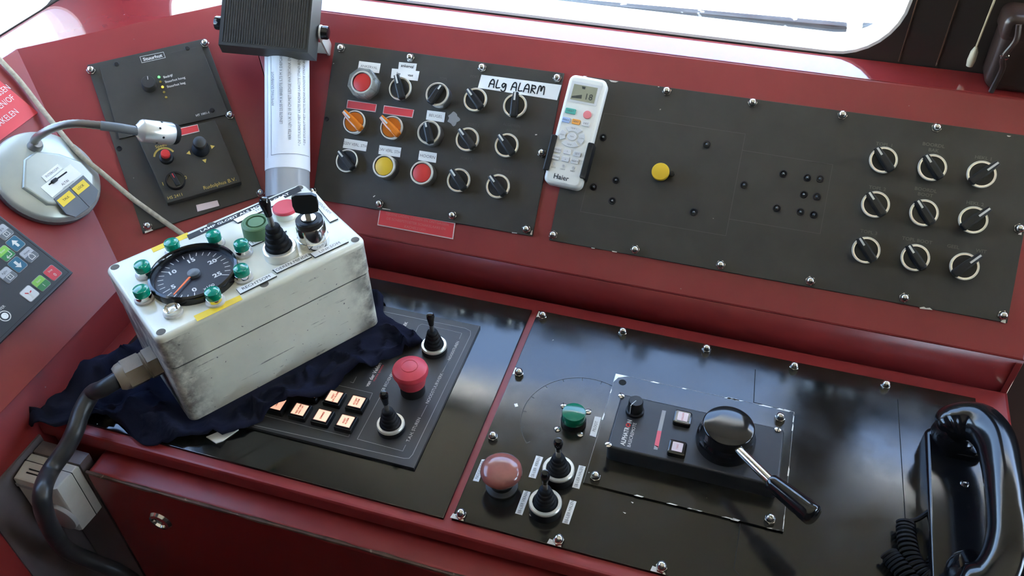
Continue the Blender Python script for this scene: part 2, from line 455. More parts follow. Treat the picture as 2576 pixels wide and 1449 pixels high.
dv = rb - ra; an = math.atan2(dv.y, dv.x)
MB().prism(rrect(dv.length + .9, .0125, .003), -.006, .006, .001, M=RX(math.pi / 2) @ RZ(an) @ T(dv.length / 2 - .45, 0, 0)).build('bar', 'rail_grey', t)
ra2, rb2 = OW.px(2168, 70), OW.px(2245, 82); dv2 = rb2 - ra2
MB().prism(rrect(dv2.length, .0095, .002), -.006, .006, .001, M=T(ra2.x - ra.x, 0, ra2.y - ra.y) @ RX(math.pi / 2) @ RZ(an) @ T(dv2.length / 2, 0, 0)).build('end_piece', 'rail_grey', t)
for xx in (-.60, -.30):
    MB().box(xx - ra.x - .004, xx - ra.x + .004, -.004, .004, .225 - ra.y, (xx - ra.x) * math.tan(an), ).box(
        xx - ra.x - .004, xx - ra.x + .004, -.058, .004, .225 - ra.y, .233 - ra.y).build('bracket', 'rail_grey', t, ang=0)

# ---------------------------------------------------------------- console
con = thing('control_console', 'dark red painted steel wheelhouse console with sloping instrument faces round a flat desk', 'console', T(0, 0, ZF))
def cpart(mb, name, mat, ang=30): return mb.build(name, mat, con, T(0, 0, -ZF), ang)
YF, DT = -.347, .018
dpoly = [(-.63, YF), (XE, YF), (XE, 0.), (-.47, 0.), (-.63, -.16)]
cpart(MB().prism(dpoly, -DT, 0, .004, seg=3), 'desk_top', 'red_paint')
def slab(fr, poly, th, name, mat='red_paint', bev=.0025):
    return cpart(MB().prism(poly, -th, 0, bev, M=fr.M()), name, mat)
slab(B, [(-.47, 0), (XE, 0), (XE, RV), (-.6305, RV)], .006, 'front_face')
cl = .16 / r2                                        # lip length of the corner face
def cpx(x, y, z): q = V((x, y, z)) - C.o; return (q.dot(C.u), q.dot(C.v))
slab(C, [(0, 0), cpx(-.47, 0, LIPZ), cpx(-.6305, RY, ZT), cpx(-.8315, .0005, ZT)], .006, 'corner_face', bev=0)
slab(D, [(-1.1, 0), (-.16, 0), (.0005, RV), (-1.1, RV)], .006, 'side_face', bev=0)
def wallstrip(p, q, z0, z1, th, name):
    p, q = V(p), V(q); t_ = (q - p).normalized(); n_ = V((-t_.y, t_.x)) * th
    return cpart(MB().prism([p, q, q + n_, p + n_], z0, z1, .0), name, 'red_paint')
wallstrip((-.47, .001), (XE, .001), -.01, LIPZ - .001, .01, 'front_riser')
wallstrip((-.631, -.159), (-.4705, .001), -.01, LIPZ - .001, .01, 'corner_riser')
wallstrip((-.631, -1.1), (-.631, -.159), ZF, LIPZ - .001, .01, 'side_riser')
sill = [(-1.1 * 0 - .878, -1.1), (-.8315, -1.1), (-.8315, .0005), (-.6305, RY), (XE, RY), (XE, Y1 - .002), (-.878, Y1 - .002)]
cpart(MB().prism(sill, ZT - .02, ZT, .0012), 'sill', 'red_sill')
cpart(MB().add([(XE - .001, y, z) for y, z in ((YF + .02, ZF + .1), (YF + .02, -.01), (0, -.01), (0, LIPZ - .006), (RY, ZT - .012), (Y1 - .003, ZT - .012), (Y1 - .003, ZF + .1))] +
               [(XE - .007, y, z) for y, z in ((YF + .02, ZF + .1), (YF + .02, -.01), (0, -.01), (0, LIPZ - .006), (RY, ZT - .012), (Y1 - .003, ZT - .012), (Y1 - .003, ZF + .1))],
               [tuple(range(7)), tuple(reversed(range(7, 14)))] + [(i, (i + 1) % 7, 7 + (i + 1) % 7, 7 + i)[::-1] for i in range(7)]), 'end_panel', 'red_paint', 0)
cpart(MB().box(-.63, XE - .008, -.337, -.325, ZF, -DT + .001), 'front_recess', 'red_paint', 0)
dr = cpart(MB().prism(rrect(.924, .66, .012), -.034, 0, .006, seg=3, M=T(-.564 + .462, -.372, -.03 - .33) @ RX(math.pi / 2)), 'door', 'red_paint')
MB().tube(spline([(-.561 + k * .0918, -.3705 + .0006 * math.sin(k * 5), -.0325 + .0004 * math.sin(k * 7)) for k in range(11)], 6), [.0022 + .0008 * math.sin(k * 1.7) * math.sin(k * .37) for k in range(61)], 8).build('worn_edge', 'chipped_edge', dr)
lk = MB().lathe([(.0, .001), (.0075, .001), (.0085, .004), (.012, .0035), (.014, 0)], 28).build('lock', 'chrome', dr, T(-.4855, -.372, -.0905) @ RX(math.pi / 2))
cpart(MB().box(-.875, -.645, -1.1, .0, ZF, ZF + .06).box(-.6, XE - .02, -.30, Y1 - .02, ZF, ZF + .06), 'plinth', 'wall_brown', 0)

cpart(MB().box(-.6309, -.6285, -.445, -.352, -.40, -.014), 'side_lining', 'grey_board', 0)
# grey board and thermostat left of the door
gb = MB().prism([(-.627, -.40), (-.566, -.40), (-.566, -.022), (-.627, -.022)], 0, .016, .001, M=T(0, -.354, 0) @ RX(math.pi / 2)).build('backing_board', 'grey_board')
tag(gb, 'dull grey upright board behind the white thermostat', 'board')
th_ = thing('thermostat', 'dirty white plastic thermostat with slotted top and round dial', 'thermostat', T(-.597, -.3715, -.022))
# local: x right, y toward room (-Y world) is -y, z up; top at 0
tp = [(-.031, 0), (.030, 0), (.030, -.010), (.028, -.0315), (.025, -.0335), (-.027, -.0335), (-.031, -.012)]
MB().prism(ccw(tp), -.078, 0, .002).build('housing', 'thermo_white', th_)
MB().box(-.0313, .0303, -.0105, -.0098, -.078, .0002).build('seam', 'gap_shade_gasket', th_, ang=0)
for y in (-.019, -.0235): MB().box(-.018, .0, y - .0008, y + .0008, -.001, .0003).build('slot', 'gap_shade_gasket', th_, ang=0)  # flat dark strips stand for the shade inside the slots
MB().cyl(.020, 0, .005, 32, bev=.0015).build('dial', 'thermo_grey', th_, T(.014, -.0335, -.052) @ RX(math.pi / 2))
MB().box(-.028, -.004, -.0345, -.0334, -.014, -.009).build('scale_window', 'thermo_grey', th_, ang=0)

# ---------------------------------------------------------------- switches
def selector(parent, x, y, z, rot, collar='chrome', handle='black_plastic', mark='white_ink', h=.009, fl=.0160, cache={}):
    k = (collar, handle, h, fl)
    M = T(x, y, z) @ RZ(rot)
    if k in cache: return tree_copy(cache[k], parent, M)
    o = MB().lathe([(.0148, 0), (.0148, h), (.0142, h + .0012), (.0124, h + .0012), (.0122, h - .002), (0, h - .002)], 36).build('selector_switch', collar, parent, M)
    MB().lathe([(.0151, h - .0006), (.0151, h + .0004), (.0147, h + .0016), (.0136, h + .0016), (.0132, h - .001)], 40).build('ring', 'bezel', o)
    MB().cyl(.0133, h - .004, h + .0006, 32).build('insert', handle, o)
    hp = [(.0046, -.0135), (.0046, .004), (.0030, fl), (-.0030, fl), (-.0046, .004), (-.0046, -.0135), (-.003, -.0152), (.003, -.0152)]
    hd = MB().prism(ccw(hp), h, h + .0068, .0022).build('handle', handle, o)
    MB().box(-.0011, .0011, .0052, fl - .0012, h + .0062, h + .0071).build('pointer', mark, hd, ang=0)
    cache[k] = o; return o
def pushbutton(parent, x, y, z, mat, name='push_button', h=.012):
    o = MB().lathe([(.0150, 0), (.0150, h), (.0143, h + .0012), (.0125, h + .0012), (.0123, h - .002), (0, h - .002)], 36).build(name, 'brushed', parent, T(x, y, z))
    MB().lathe([(.0152, h - .0006), (.0151, h + .0006), (.0145, h + .0016), (.0129, h + .0016), (.0126, h - .001)], 40).build('ring', 'bezel', o)
    MB().cyl(.0118, h - .003, h + .0005, 32, bev=.0008).build('cap', mat, o)
    return o
def joystick(parent, x, y, z, s=1., tilt=(0, 0), r=.0150, hc=.008, collar='bezel', body='black_plastic'):
    o = MB().lathe([(r, 0), (r, hc), (r * .97, hc + .001), (r * .80, hc + .001), (r * .78, hc - .003), (0, hc - .003)], 40).build('joystick', body, parent, T(x, y, z))
    MB().lathe([(r * 1.01, hc - .0012), (r * 1.01, hc + .0006), (r * .96, hc + .0016), (r * .79, hc + .0016), (r * .77, hc)], 40).build('ring', collar, o)
    tm = RX(tilt[0]) @ RYm(tilt[1])
    prof = [(.0, hc - .002), (.0108 * s, hc)]
    zz = hc
    for k in range(5):
        rr_ = (.0116 - .0013 * k) * s
        prof += [(rr_ * .93, zz + .0003), (rr_, zz + .0014 * s), (rr_, zz + .0030 * s), (rr_ * .90, zz + .0046 * s)]
        zz += .0047 * s
    prof += [(.0042 * s, zz + .001), (0, zz + .001)]
    MB().lathe(prof, 28, M=tm).build('bellows', 'black_rubber', o)
    sh = MB().lathe([(.0026 * s, zz - .002), (.0026 * s, zz + .015 * s)], 16, M=tm).build('shaft', 'brushed', o)
    k0 = zz + .011 * s
    MB().lathe([(0, k0), (.0030 * s, k0), (.0034 * s, k0 + .004 * s), (.0047 * s, k0 + .012 * s), (.0046 * s, k0 + .0145 * s), (.0032 * s, k0 + .0172 * s), (0, k0 + .018 * s)], 20, M=tm).build('knob', 'gloss_plastic', sh)
    return o
def ang_to(pn, c, tip, h):                           # turn so that +y points from c to tip
    d = pn.px(*tip, h) - pn.px(*c, h); return math.atan2(d.y, d.x) - math.pi / 2

# ---------------------------------------------------------------- switch panel (centre)
pn = Panel(B, -.326, .140, 'switch_panel', 'matte black panel with fifteen switches and a handwritten alarm sticker', 'control panel')
MB().prism(pn.quad(((845, 108), (1420, 186), (1340, 595), (788, 500))), 0, .003, .0006).build('plate', 'matte_black', pn.t)
for p in ((857, 120), (1031, 144), (1212, 169), (1401, 195), (785, 481), (953, 512), (1137, 541), (1323, 576), (1362, 384)):
    q = pn.px(*p, .008); nut(pn.t, q.x, q.y)
q = pn.px(822, 299, .003); MB().lathe([(.0030, .003), (.0029, .0037), (.0022, .0038), (.0020, .0031), (0, .0031)], 16).build('hole_shade_plug', 'black_plastic', pn.t, T(q.x, q.y, 0))  # black plug stands in for the shade of an open hole
H0 = .0135
for c, tip in (((1195, 250), (1173, 219)), ((1295, 265), (1299, 230)), ((1175, 350), (1154, 321)), ((1274, 365), (1254, 336)), ((872, 404), (851, 377)),
               ((1153, 453), (1134, 424)), ((1252, 468), (1232, 440))):
    q = pn.px(*c, H0); selector(pn.t, q.x, q.y, .003, ang_to(pn, c, tip, H0))
q = pn.px(1006, 222, H0); selector(pn.t, q.x, q.y, .003, ang_to(pn, (1006, 222), (998, 190), H0), fl=.0175)
for c, tip in (((1100, 237), (1112, 220)), ((1079, 333), (1074, 310))):
    q = pn.px(*c, .019); selector(pn.t, q.x, q.y, .003, ang_to(pn, c, tip, .019), collar='brushed', h=.016, fl=.0122)
for c in ((890, 306), (984, 320)):
    q = pn.px(*c, .018); selector(pn.t, q.x, q.y, .003, ang_to(pn, c, (c[0] - 21, c[1] - 22), .018), handle='orange_cap', h=.013, fl=.019)
for c, m in (((966, 418), 'yellow_button'), ((1061, 435), 'red_button')):
    q = pn.px(*c, .018); pushbutton(pn.t, q.x, q.y, .003, m, h=.015)
q = pn.px(909, 206, .022)
o = pushbutton(pn.t, q.x, q.y, .003, 'red_button', 'guarded_button', h=.017)
g8 = [(.0195 * math.cos(a), .0195 * math.sin(a)) for a in [math.pi / 8 + math.pi / 4 * k for k in range(8)]]
gm = MB()
go, gi = g8, [(x * .78, y * .78) for x, y in g8]
for k in range(8):
    j = (k + 1) % 8
    gm.prism([go[k], go[j], gi[j], gi[k]], 0, .0185, .0)
gm.build('guard', 'clear_guard', o)
TG = .0032
def T5(x, y): return (780 + x / 2.683, 80 + y / 2.683)
def tag5(name, pts, txt, size, mat='white_tag', ink='ink', bold=0., z=TG, sx=1., th=.0006):
    o = pn.tagq(name, [T5(*p) for p in pts], z, th, mat)
    if txt: text(txt, size, ink, o, 0, 0, th + .0001, bold=bold, sx=sx)
    return o
tag5('label_strip', ((333, 198), (477, 215), (466, 280), (322, 262)), 'ANKERVAL', .0048, ink='grey_ink')
tag5('label_strip', ((602, 205), (721, 216), (713, 264), (596, 252)), 'ankerval', .0052, bold=.0001)
tag5('label_strip', ((554, 248), (739, 267), (727, 332), (546, 312)), 'los        vast', .0046, bold=.0001)
tag5('label_strip', ((792, 530), (914, 545), (905, 612), (783, 593)), 'BEUGEL', .0052, ink='grey_ink')
tag5('label_strip', ((234, 720), (390, 743), (378, 808), (222, 783)), '220V VERL. STH', .0054, ink='grey_ink', sx=.88)
tag5('label_strip', ((470, 765), (617, 783), (608, 848), (462, 825)), '24V VERL. STH', .0054, ink='grey_ink', sx=.85)
tag5('label_strip', ((740, 802), (857, 820), (850, 885), (730, 865)), 'HOORN', .0056, ink='grey_ink')
for qd in (((255, 460), (452, 490), (443, 543), (247, 515)), ((500, 497), (703, 527), (692, 582), (492, 552))):
    o = tag5('warning_strip', qd, None, .003, 'red_edge')
    q5 = [T5(*p) for p in qd]; c5 = (sum(p[0] for p in q5) / 4, sum(p[1] for p in q5) / 4)
    qq = pn.quad([(c5[0] + (p[0] - c5[0]) * .96, c5[1] + (p[1] - c5[1]) * .86) for p in q5], TG); cc_ = sum(qq, V((0, 0))) / 4
    MB().prism([p - cc_ for p in qq], .0005, .0009).build('face', 'red_tag', o, ang=0)
o = tag5('handwritten_sticker', ((1157, 290), (1697, 360), (1667, 462), (1133, 378)), None, .01, z=.0031, th=.0003)
HW = {'A': [[(0, 0), (.12, .7), (.34, 1.0), (.55, .75), (.62, 0)], [(.05, .42), (.6, .40)]], 'L': [[(.12, 1.0), (.05, .3), (.12, .02), (.5, .06)]],
      'g': [[(.5, .62), (.2, .68), (.05, .4), (.25, .18), (.5, .55), (.52, -.1), (.3, -.35), (.02, -.2)]], 'R': [[(.05, 0), (.08, .98)], [(.05, .95), (.45, .9), (.5, .6), (.1, .48), (.55, 0)]],
      'M': [[(0, 0), (.1, .9), (.3, .95), (.4, .4), (.55, .95), (.75, .85), (.8, 0)]]}
xx = -.0385
for ch in 'ALg ALARM':
    if ch == ' ': xx += .0055; continue
    for st in HW[ch]:
        pts_ = spline([(xx + a * .0105, -.0052 + b * .0098, 0) for a, b in st], 5)
        lines('pen_stroke', [pts_], .0015, 'ink', o, .0004, .0002)
    xx += (.0098 if ch == 'M' else .0088 if ch in 'AR' else .0074)
for s_, p in (('PORT 1', (1120, 305)), ('PORT 2', (1105, 628)), ('ALGEMEEN', (1362, 632)), ('ALARM', (1362, 668)), ('PORT 3', (1055, 858)), ('BILG. PMP 2', (1300, 940)), ('TOPL', (900, 318))):
    q = pn.px(*T5(*p), .003); text(s_, .0046, 'engraving', pn.t, q.x, q.y, .0032)
# worn patch left by a removed sticker
wp = [T5(968 + 38 * math.cos(a) * (1 + .22 * math.sin(5 * a + 1)), 588 + 42 * math.sin(a) * (1 + .2 * math.cos(4 * a))) for a in [k * math.pi / 12 for k in range(24)]]
pn.tagq('worn_patch', wp, .003, .00012, 'gauge_grey')
for qd in (((1362, 1352), (1398, 1357), (1396, 1362), (1362, 1358)), ((425, 1112), (438, 1103), (441, 1107), (428, 1117)), ((1518, 692), (1532, 690), (1533, 697), (1520, 699)), ((1484, 1368), (1498, 1371), (1502, 1340), (1496, 1340)), ((487, 1190), (540, 1199), (545, 1203), (490, 1196))):
    pn.tagq('paint_chip', [T5(*p) for p in qd], .003, .0002, 'bare_metal')

# red warning plate under it
def sign(fr, a, b, pts, name, label, txt, size, ts=(0, 0), sp=1., ink='red_edge', th=.0016):
    p = Panel(fr, a, b, name, label, 'sign')
    q = p.quad(pts, .001); MB().prism(q, 0, th).build('plate', 'red_edge', p.t, ang=0)
    qi = inset(q, .0011); MB().prism(qi, th - .0002, th + .0002).build('face', 'red_tag', p.t, ang=0)
    c = sum(q, V((0, 0))) / len(q)
    for k, (s_, dx) in enumerate(txt):
        text(s_, size, ink, p.t, c.x + ts[0] + dx, c.y + ts[1] - k * size * sp, th + .0004)
    return p
qc = B.px(1047, 562)
M_['faded_ink'] = P('faded_ink', (.62, .16, .15), .5)
sign(B, qc.x, qc.y, [T5(*p) for p in ((473, 1197), (980, 1290), (965, 1400), (455, 1305))], 'warning_plate', 'small red warning plate with faded lettering just under the switch panel',
     [('TIJDENS LADEN, LOSSEN EN ONTGASSEN', 0), ('DE SCHEEPSTOETER SCHAKELAARS EN', 0), ('KACHELS UIT!', 0)], .0046, (0, .0062), 1.3, ink='faded_ink')

# ---------------------------------------------------------------- lighting panel (right)
pn = Panel(B, .104, .140, 'lighting_panel', 'long matte black panel with nine white-ringed light switches and one yellow button', 'control panel')
tl, tr, br, bl = B.px(1440, 189), B.px(2576, 345), B.px(2530, 812), B.px(1383, 605)
xr = .3635; xl = -.1488; yt = .2420; yb = .0370
MB().prism([(xl - pn.a, yb - pn.b), (xr - pn.a, yb - pn.b), (xr - pn.a, yt - pn.b), (xl - pn.a, yt - pn.b)], 0, .003, .0006).build('plate', 'matte_black', pn.t)
for i in range(6):
    nut(pn.t, -.1445 + .1003 * i - pn.a, .2365 - pn.b); nut(pn.t, -.1445 + .1003 * i - pn.a, .0437 - pn.b)
nut(pn.t, .357 - pn.a, .1395 - pn.b)
K3 = ((2223, 402), (2346, 421), (2470, 438)), ((2203, 514), (2325, 535), (2449, 553)), ((2179, 629), (2303, 648), (2427, 670))
for row in K3:
    for i, c in enumerate(row):
        q = pn.px(*c, H0); tip = (c[0] - 24, c[1] - 37) if i < 2 else (c[0] + 40, c[1] - 28)
        selector(pn.t, q.x, q.y, .003, ang_to(pn, c, tip, H0), fl=.0158 if i < 2 else .0200)
def T7(x, y): return (1960 + x / 2.4156, 240 + y / 2.4156)
for s_, p in (('TOPL 1', (640, 300)), ('BOORDL', (938, 303)), ('BAK', (938, 335)), ('HEKL 1', (1242, 382)), ('TOPL 2', (597, 565)), ('BOORDL', (890, 575)), ('BOOT', (888, 605)), ('HEKL 2', (1190, 658)), ('TOPL 3', (545, 832)),
              ('TOPL BOOT', (838, 882)), ('GEEL', (1057, 920)), ('WIT', (1227, 947))):
    q = pn.px(*T7(*p), .003); text(s_, .0052, 'faint_ink', pn.t, q.x, q.y, .0032, bold=.00012, sx=1.1)
for p in ((1517, 345), (1778, 363), (1549, 453), (1493, 470), (1540, 505), (1745, 534), (1872, 465), (1971, 437), (2031, 447), (2063, 450), (2022, 489), (2055, 495), (1954, 523), (2014, 533), (2047, 540)):
    q = pn.px(*p, .004)
    o = MB().lathe([(.0046, 0), (.0046, .0008), (.0036, .0011), (.003, .0002), (0, .0002)], 18).build('indicator_lamp', 'black_plastic', pn.t, T(q.x, q.y, .003))
    MB().lathe([(.0022, 0), (.0019, .0012), (.0010, .0019), (0, .0020)], 12).build('lens', 'lens_dark', o)
    MB().lathe([(.0008, .0017), (.0004, .00215), (0, .0022)], 8).build('filament', 'lens_tip', o)
for pl in (((1520, 285), (1875, 337), (1826, 593), (1460, 532), (1520, 285)), ((1868, 378), (2095, 414), (2063, 588), (1835, 551))):
    lines('engraved_outline', [[pn.px(*p, .003) for p in pl]], .0006, 'engraving', pn.t, .003)
q = pn.px(1661, 430, .024)
o = MB().lathe([(.0085, 0), (.0085, .012), (0, .012)], 28).build('mushroom_button', 'black_plastic', pn.t, T(q.x, q.y, .003))
MB().lathe([(.0088, .011), (.0102, .013), (.0104, .017), (.0098, .0188), (.006, .0195), (0, .0197)], 36).build('cap', 'yellow_button', o)
q2 = pn.px(1690, 437, .006); MB().cyl(.003, .003, .008, 14).build('stud', 'black_plastic', pn.t, T(q2.x, q2.y, 0))
for qd in (((525, 140), (590, 150), (570, 157), (540, 153)), ((403, 1292), (428, 1296), (427, 1301), (405, 1298)), ((545, 1315), (580, 1321), (578, 1327), (548, 1322)), ((862, 184), (872, 186), (868, 190), (861, 188))):
    pn.tagq('paint_chip', [(1340 + x / 2.734, 150 + y / 2.734) for x, y in qd], .003, .0002, 'bare_metal')
for qd in (((853, 1288), (880, 1284), (892, 1292), (915, 1290), (932, 1304), (855, 1296)), ((1345, 1376), (1375, 1385), (1380, 1345), (1374, 1345)), ((1384, 243), (1410, 247), (1400, 252), (1388, 250)), ((1452, 845), (1472, 848), (1476, 815), (1470, 815))):
    pn.tagq('paint_chip', [T7(*p) for p in qd], .003, .0002, 'bare_metal')

# ---------------------------------------------------------------- remote control and its clip
RH = .019
rc = B.px(1447, 330, RH)
cor = [B.px(x, y, RH) - rc for x, y in ((1437, 187), (1529, 207), (1461, 481), (1364, 462))]
ra_ = math.atan2((cor[1] - cor[0]).y, (cor[1] - cor[0]).x)
up = ((cor[0] + cor[1]) - (cor[2] + cor[3])) / 2; rw = ((cor[1] - cor[0]).length + (cor[2] - cor[3]).length) / 2; rl = up.length
rot = math.atan2(up.y, up.x) - math.pi / 2
rem = thing('remote_control', 'white air conditioner remote reading 18 held in a clip between the panels', 'remote control', B.M(rc.x, rc.y, .004, rot))
def rp(x, y):                                       # crop of the remote -> local
    q = B.px(1370 + x / 4.528, 170 + y / 4.528, RH) - rc
    c_, s_ = math.cos(-rot), math.sin(-rot); return V((q.x * c_ - q.y * s_, q.x * s_ + q.y * c_))
RT = RH - .004
MB().prism(rrect(rw, rl, .008, 6), .0, RT, .004, seg=3).build('case', 'remote_white', rem)
def rquad(name, pts, z, th, mat, bev=0.):
    q = ccw([rp(*p) for p in pts]); c_ = sum(q, V((0, 0))) / len(q)
    return MB().prism([p - c_ for p in q], 0, th, bev).build(name, mat, rem, T(c_.x, c_.y, z))
rquad('screen_frame', ((320, 150), (645, 212), (588, 440), (258, 378)), RT, .0004, 'remote_button')
scr = rquad('screen', ((340, 187), (608, 235), (562, 412), (293, 360)), RT + .0002, .0005, 'lcd')
text('18', .0105, 'lcd_ink', scr, .0065, -.0035, .0007, bold=.0001)
def rl_(pts): return [rp(*p) - rp(451, 298) for p in pts]
MB().prism(ccw(rl_(((312, 325), (428, 312), (422, 357), (305, 345)))), .0006, .00065).build('signal_bars', 'lcd_ink', scr, ang=0)
MB().prism(ccw(rl_(((428, 214), (470, 222), (462, 250), (432, 244)))), .0006, .00065).build('mode_icon', 'lcd_ink', scr, ang=0)
def rbtn(x, y, w, h, mat, txt=None, r=.0012):
    q = rp(x, y); o = MB().prism(rrect(w, h, min(r, h / 2 - 1e-4)), 0, .0016, .0005).build('button', mat, rem, T(q.x, q.y, RT - .0002))
    if txt: text(txt, h * .5, 'grey_ink', o, 0, 0, .0017)
    return o
k4 = .00054 / 4.528 / .00054                         # scale helper
S = rw / 430 * 1.0
rbtn(297, 497, 120 * S, 60 * S, 'mint', 'HEAT'); rbtn(246, 598, 88 * S, 58 * S, 'sky_blue', 'COOL'); rbtn(359, 620, 92 * S, 58 * S, 'amber', 'HEAT'); rbtn(470, 643, 84 * S, 56 * S, 'remote_button', 'DRY')
q = rp(487, 540); o = MB().cyl(46 * S, 0, .0018, 28, bev=.0006).build('button', 'rose', rem, T(q.x, q.y, RT - .0002))
q = rp(313, 790); qc_ = q; o = MB().prism([(54 * S * math.cos(a), 42 * S * math.sin(a)) for a in [k * math.pi / 14 for k in range(28)]], 0, .0018, .0006).build('button', 'remote_button', rem, T(q.x, q.y, RT - .0002))
text('FAN', .0025, 'grey_ink', o, 0, 0, .0019)
def arc_btn(a0, a1, r0, r1, txt, tx, ty):
    pts = [(r0 * math.cos(a), r0 * .8 * math.sin(a)) for a in [a0 + (a1 - a0) * k / 8 for k in range(9)]] + [(r1 * math.cos(a), r1 * .8 * math.sin(a)) for a in [a1 + (a0 - a1) * k / 8 for k in range(9)]]
    o = MB().prism(ccw(pts), 0, .0016, .0003).build('button', 'remote_button', rem, T(qc_.x, qc_.y, RT - .0002))
    text(txt, .0024, 'grey_ink', o, tx, ty, .0017)
R0, R1 = 78 * S, 150 * S
arc_btn(.85, 2.29, R0, R1 * .98, 'TEMP +', 0, 92 * S); arc_btn(3.99, 5.43, R0, R1 * .98, 'TEMP -', 0, -92 * S)
arc_btn(2.6, 3.68, R0, R1 * .95, 'HIGH', -112 * S, 0); arc_btn(-.54, .54, R0, R1 * .95, 'LOW', 112 * S, 0)
for (x, y), s_ in (((150, 940), 'TIMER'), ((260, 962), '^'), ((372, 988), 'SET'), ((128, 1020), 'SWING'), ((238, 1046), 'v'), ((346, 1070), 'MODE')): rbtn(x, y, 82 * S, 56 * S, 'remote_button', s_)
for (x, y), s_ in (((110, 1098), 'LOCK'), ((216, 1120), 'LIGHT'), ((328, 1142), 'RESET')):
    q = rp(x, y); MB().lathe([(.0019, 0), (.0019, .0008), (.0013, .0009), (.0012, .0002), (0, .0002)], 16).build('button', 'remote_button', rem, T(q.x, q.y, RT)); text(s_, .0022, 'grey_ink', rem, q.x, q.y - .0042, RT + .0002)
q = rp(188, 1252); text('Haier', .0085, 'ink', rem, q.x, q.y, RT + .0002, bold=.0001)
cl_ = thing('remote_holder', 'black plastic clip gripping both sides of the white remote', 'holder', B.M(rc.x, rc.y, .003, rot))
e0, e1 = rp(45, 965), rp(440, 1055)
MB().prism(rrect(rw + .004, .034, .003), 0, .0009, M=T(0, (e0.y + e1.y) / 2, 0)).build('back_plate', 'black_plastic', cl_)
for sx in (-1, 1):
    x = sx * (rw / 2 + .0016); y = e0.y if sx < 0 else e1.y
    m = MB(); m.prism(rrect(.0030, .044, .001), 0, RT + .004, .001, M=T(x, y, 0)); m.prism(rrect(.007, .044, .002), RT + .0018, RT + .0042, .001, M=T(x - sx * .0024, y, 0)); m.build('arm', 'black_plastic', cl_)

# ---------------------------------------------------------------- wheelhouse lift panel on the corner face
pn = Panel(C, .114, .166, 'lift_panel', 'black wheelhouse lift panel with column of small lamps and joystick on the corner face', 'control panel')
hw, hh = .0755, .1145
MB().prism(pn.quad(((220, 166), (517, 99), (663, 492), (360, 588))), 0, .003, .0006).build('plate', 'matte_black', pn.t)
for p in ((228, 175), (515, 107), (578, 288), (371, 568), (655, 484)):
    q = pn.px(*p, .008); nut(pn.t, q.x, q.y)
for p in ((293, 161), (471, 121), (533, 277)):
    q = pn.px(*p, .006); ob('screw', SCREW, None, pn.t, T(q.x, q.y, .0055))
q = pn.px(300, 374, .003); MB().lathe([(.0034, .003), (.0033, .0037), (.0026, .0038), (.0024, .0031), (0, .0031)], 16).build('hole_shade_plug', 'black_plastic', pn.t, T(q.x, q.y, 0))  # darkness of another open hole, set in as a black plug
upq = pn.quad(((252, 172), (506, 117), (576, 288), (300, 350)), .004)
MB().prism(upq, .003, .0055, .0005).build('upper_unit', 'matte_black', pn.t)
lq = pn.quad(((346, 347), (541, 303), (607, 458), (421, 512)), .012)
MB().prism(lq, .003, .013, .001).build('lower_unit', 'matte_black', pn.t)
ZU, ZL = .0056, .0131
def pt(s_, p, size, ink, z, bold=0., sx=1., al='CENTER'):
    q = pn.px(*p, z); return text(s_, size, ink, pn.t, q.x, q.y, z + .0002, bold=bold, sx=sx, al=al)
pt('Stuurhut', (384, 145), .0062, 'white_ink', ZU, .0002, 1.1)
fq = [pn.px(*p, ZU) for p in ((352, 143), (411, 131), (416, 145), (357, 158))]
lines('name_frame', [fq + fq[:1]], .0005, 'white_ink', pn.t, ZU)
for s_, p in (('Bedrijf', (411, 195)), ('Stuurhut hoog', (415, 207)), ('Stuurhut laag', (420, 219))): pt(s_, p, .0044, 'white_ink', ZU, .0001, al='LEFT')
pt('HT 1001-1', (510, 287), .004, 'white_ink', ZU, .0001)
for (p, m) in (((400, 194), 'led_green'), ((404, 206), 'led_dull'), ((409, 219), 'led_yellow'), ((413, 232), 'led_dull'), ((418, 245), 'led_dull')):
    q = pn.px(*p, ZU); MB().lathe([(.0016, 0), (.0014, .001), (0, .0015)], 12).build('signal_lamp', m, pn.t, T(q.x, q.y, ZU))
q = pn.px(373, 206, .018)
o = MB().lathe([(.0088, 0), (.0084, .012), (.0078, .0128), (0, .0128)], 28).build('rotary_knob', 'speaker_plastic', pn.t, T(q.x, q.y, ZU))
MB().box(-.0004, .0004, .003, .0075, .0128, .0131).build('mark', 'white_ink', o, RZ(-.2), 0)
# lower unit
o = pn.tagq('red_strip', ((446, 324), (497, 313), (502, 331), (449, 344)), ZL, .0006, 'red_edge')
qi = pn.quad(((447, 326), (496, 315), (500, 330), (450, 342)), ZL); ci = sum(qi, V((0, 0))) / 4
MB().prism([p - ci for p in qi], .0005, .0008).build('face', 'red_tag', o, ang=0)
pt('Speed', (405, 367), .0058, 'yellow_ink', ZL)
q = pn.px(415, 396, ZL)
arc = [q + V((.0125 * math.cos(a), .0125 * math.sin(a))) for a in [math.radians(25 + 130 * k / 12) for k in range(13)]]
lines('speed_arc', [arc], .0022, 'yellow_ink', pn.t, ZL)
q = pn.px(419, 398, ZL)
o = MB().lathe([(.0085, 0), (.0080, .005), (.0062, .006), (.0060, .012), (0, .012)], 24).build('speed_knob', 'black_plastic', pn.t, T(q.x, q.y, ZL))
MB().lathe([(.0056, .011), (.0054, .0165), (.0045, .0175), (0, .0178)], 24).build('cap', 'red_button', o)
q = pn.px(505, 375, ZL)
o = MB().lathe([(.0108, 0), (.0108, .002), (.009, .0035), (.0055, .005), (.003, .009), (.0028, .014), (0, .014)], 28).build('joystick', 'black_rubber', pn.t, T(q.x, q.y, ZL))
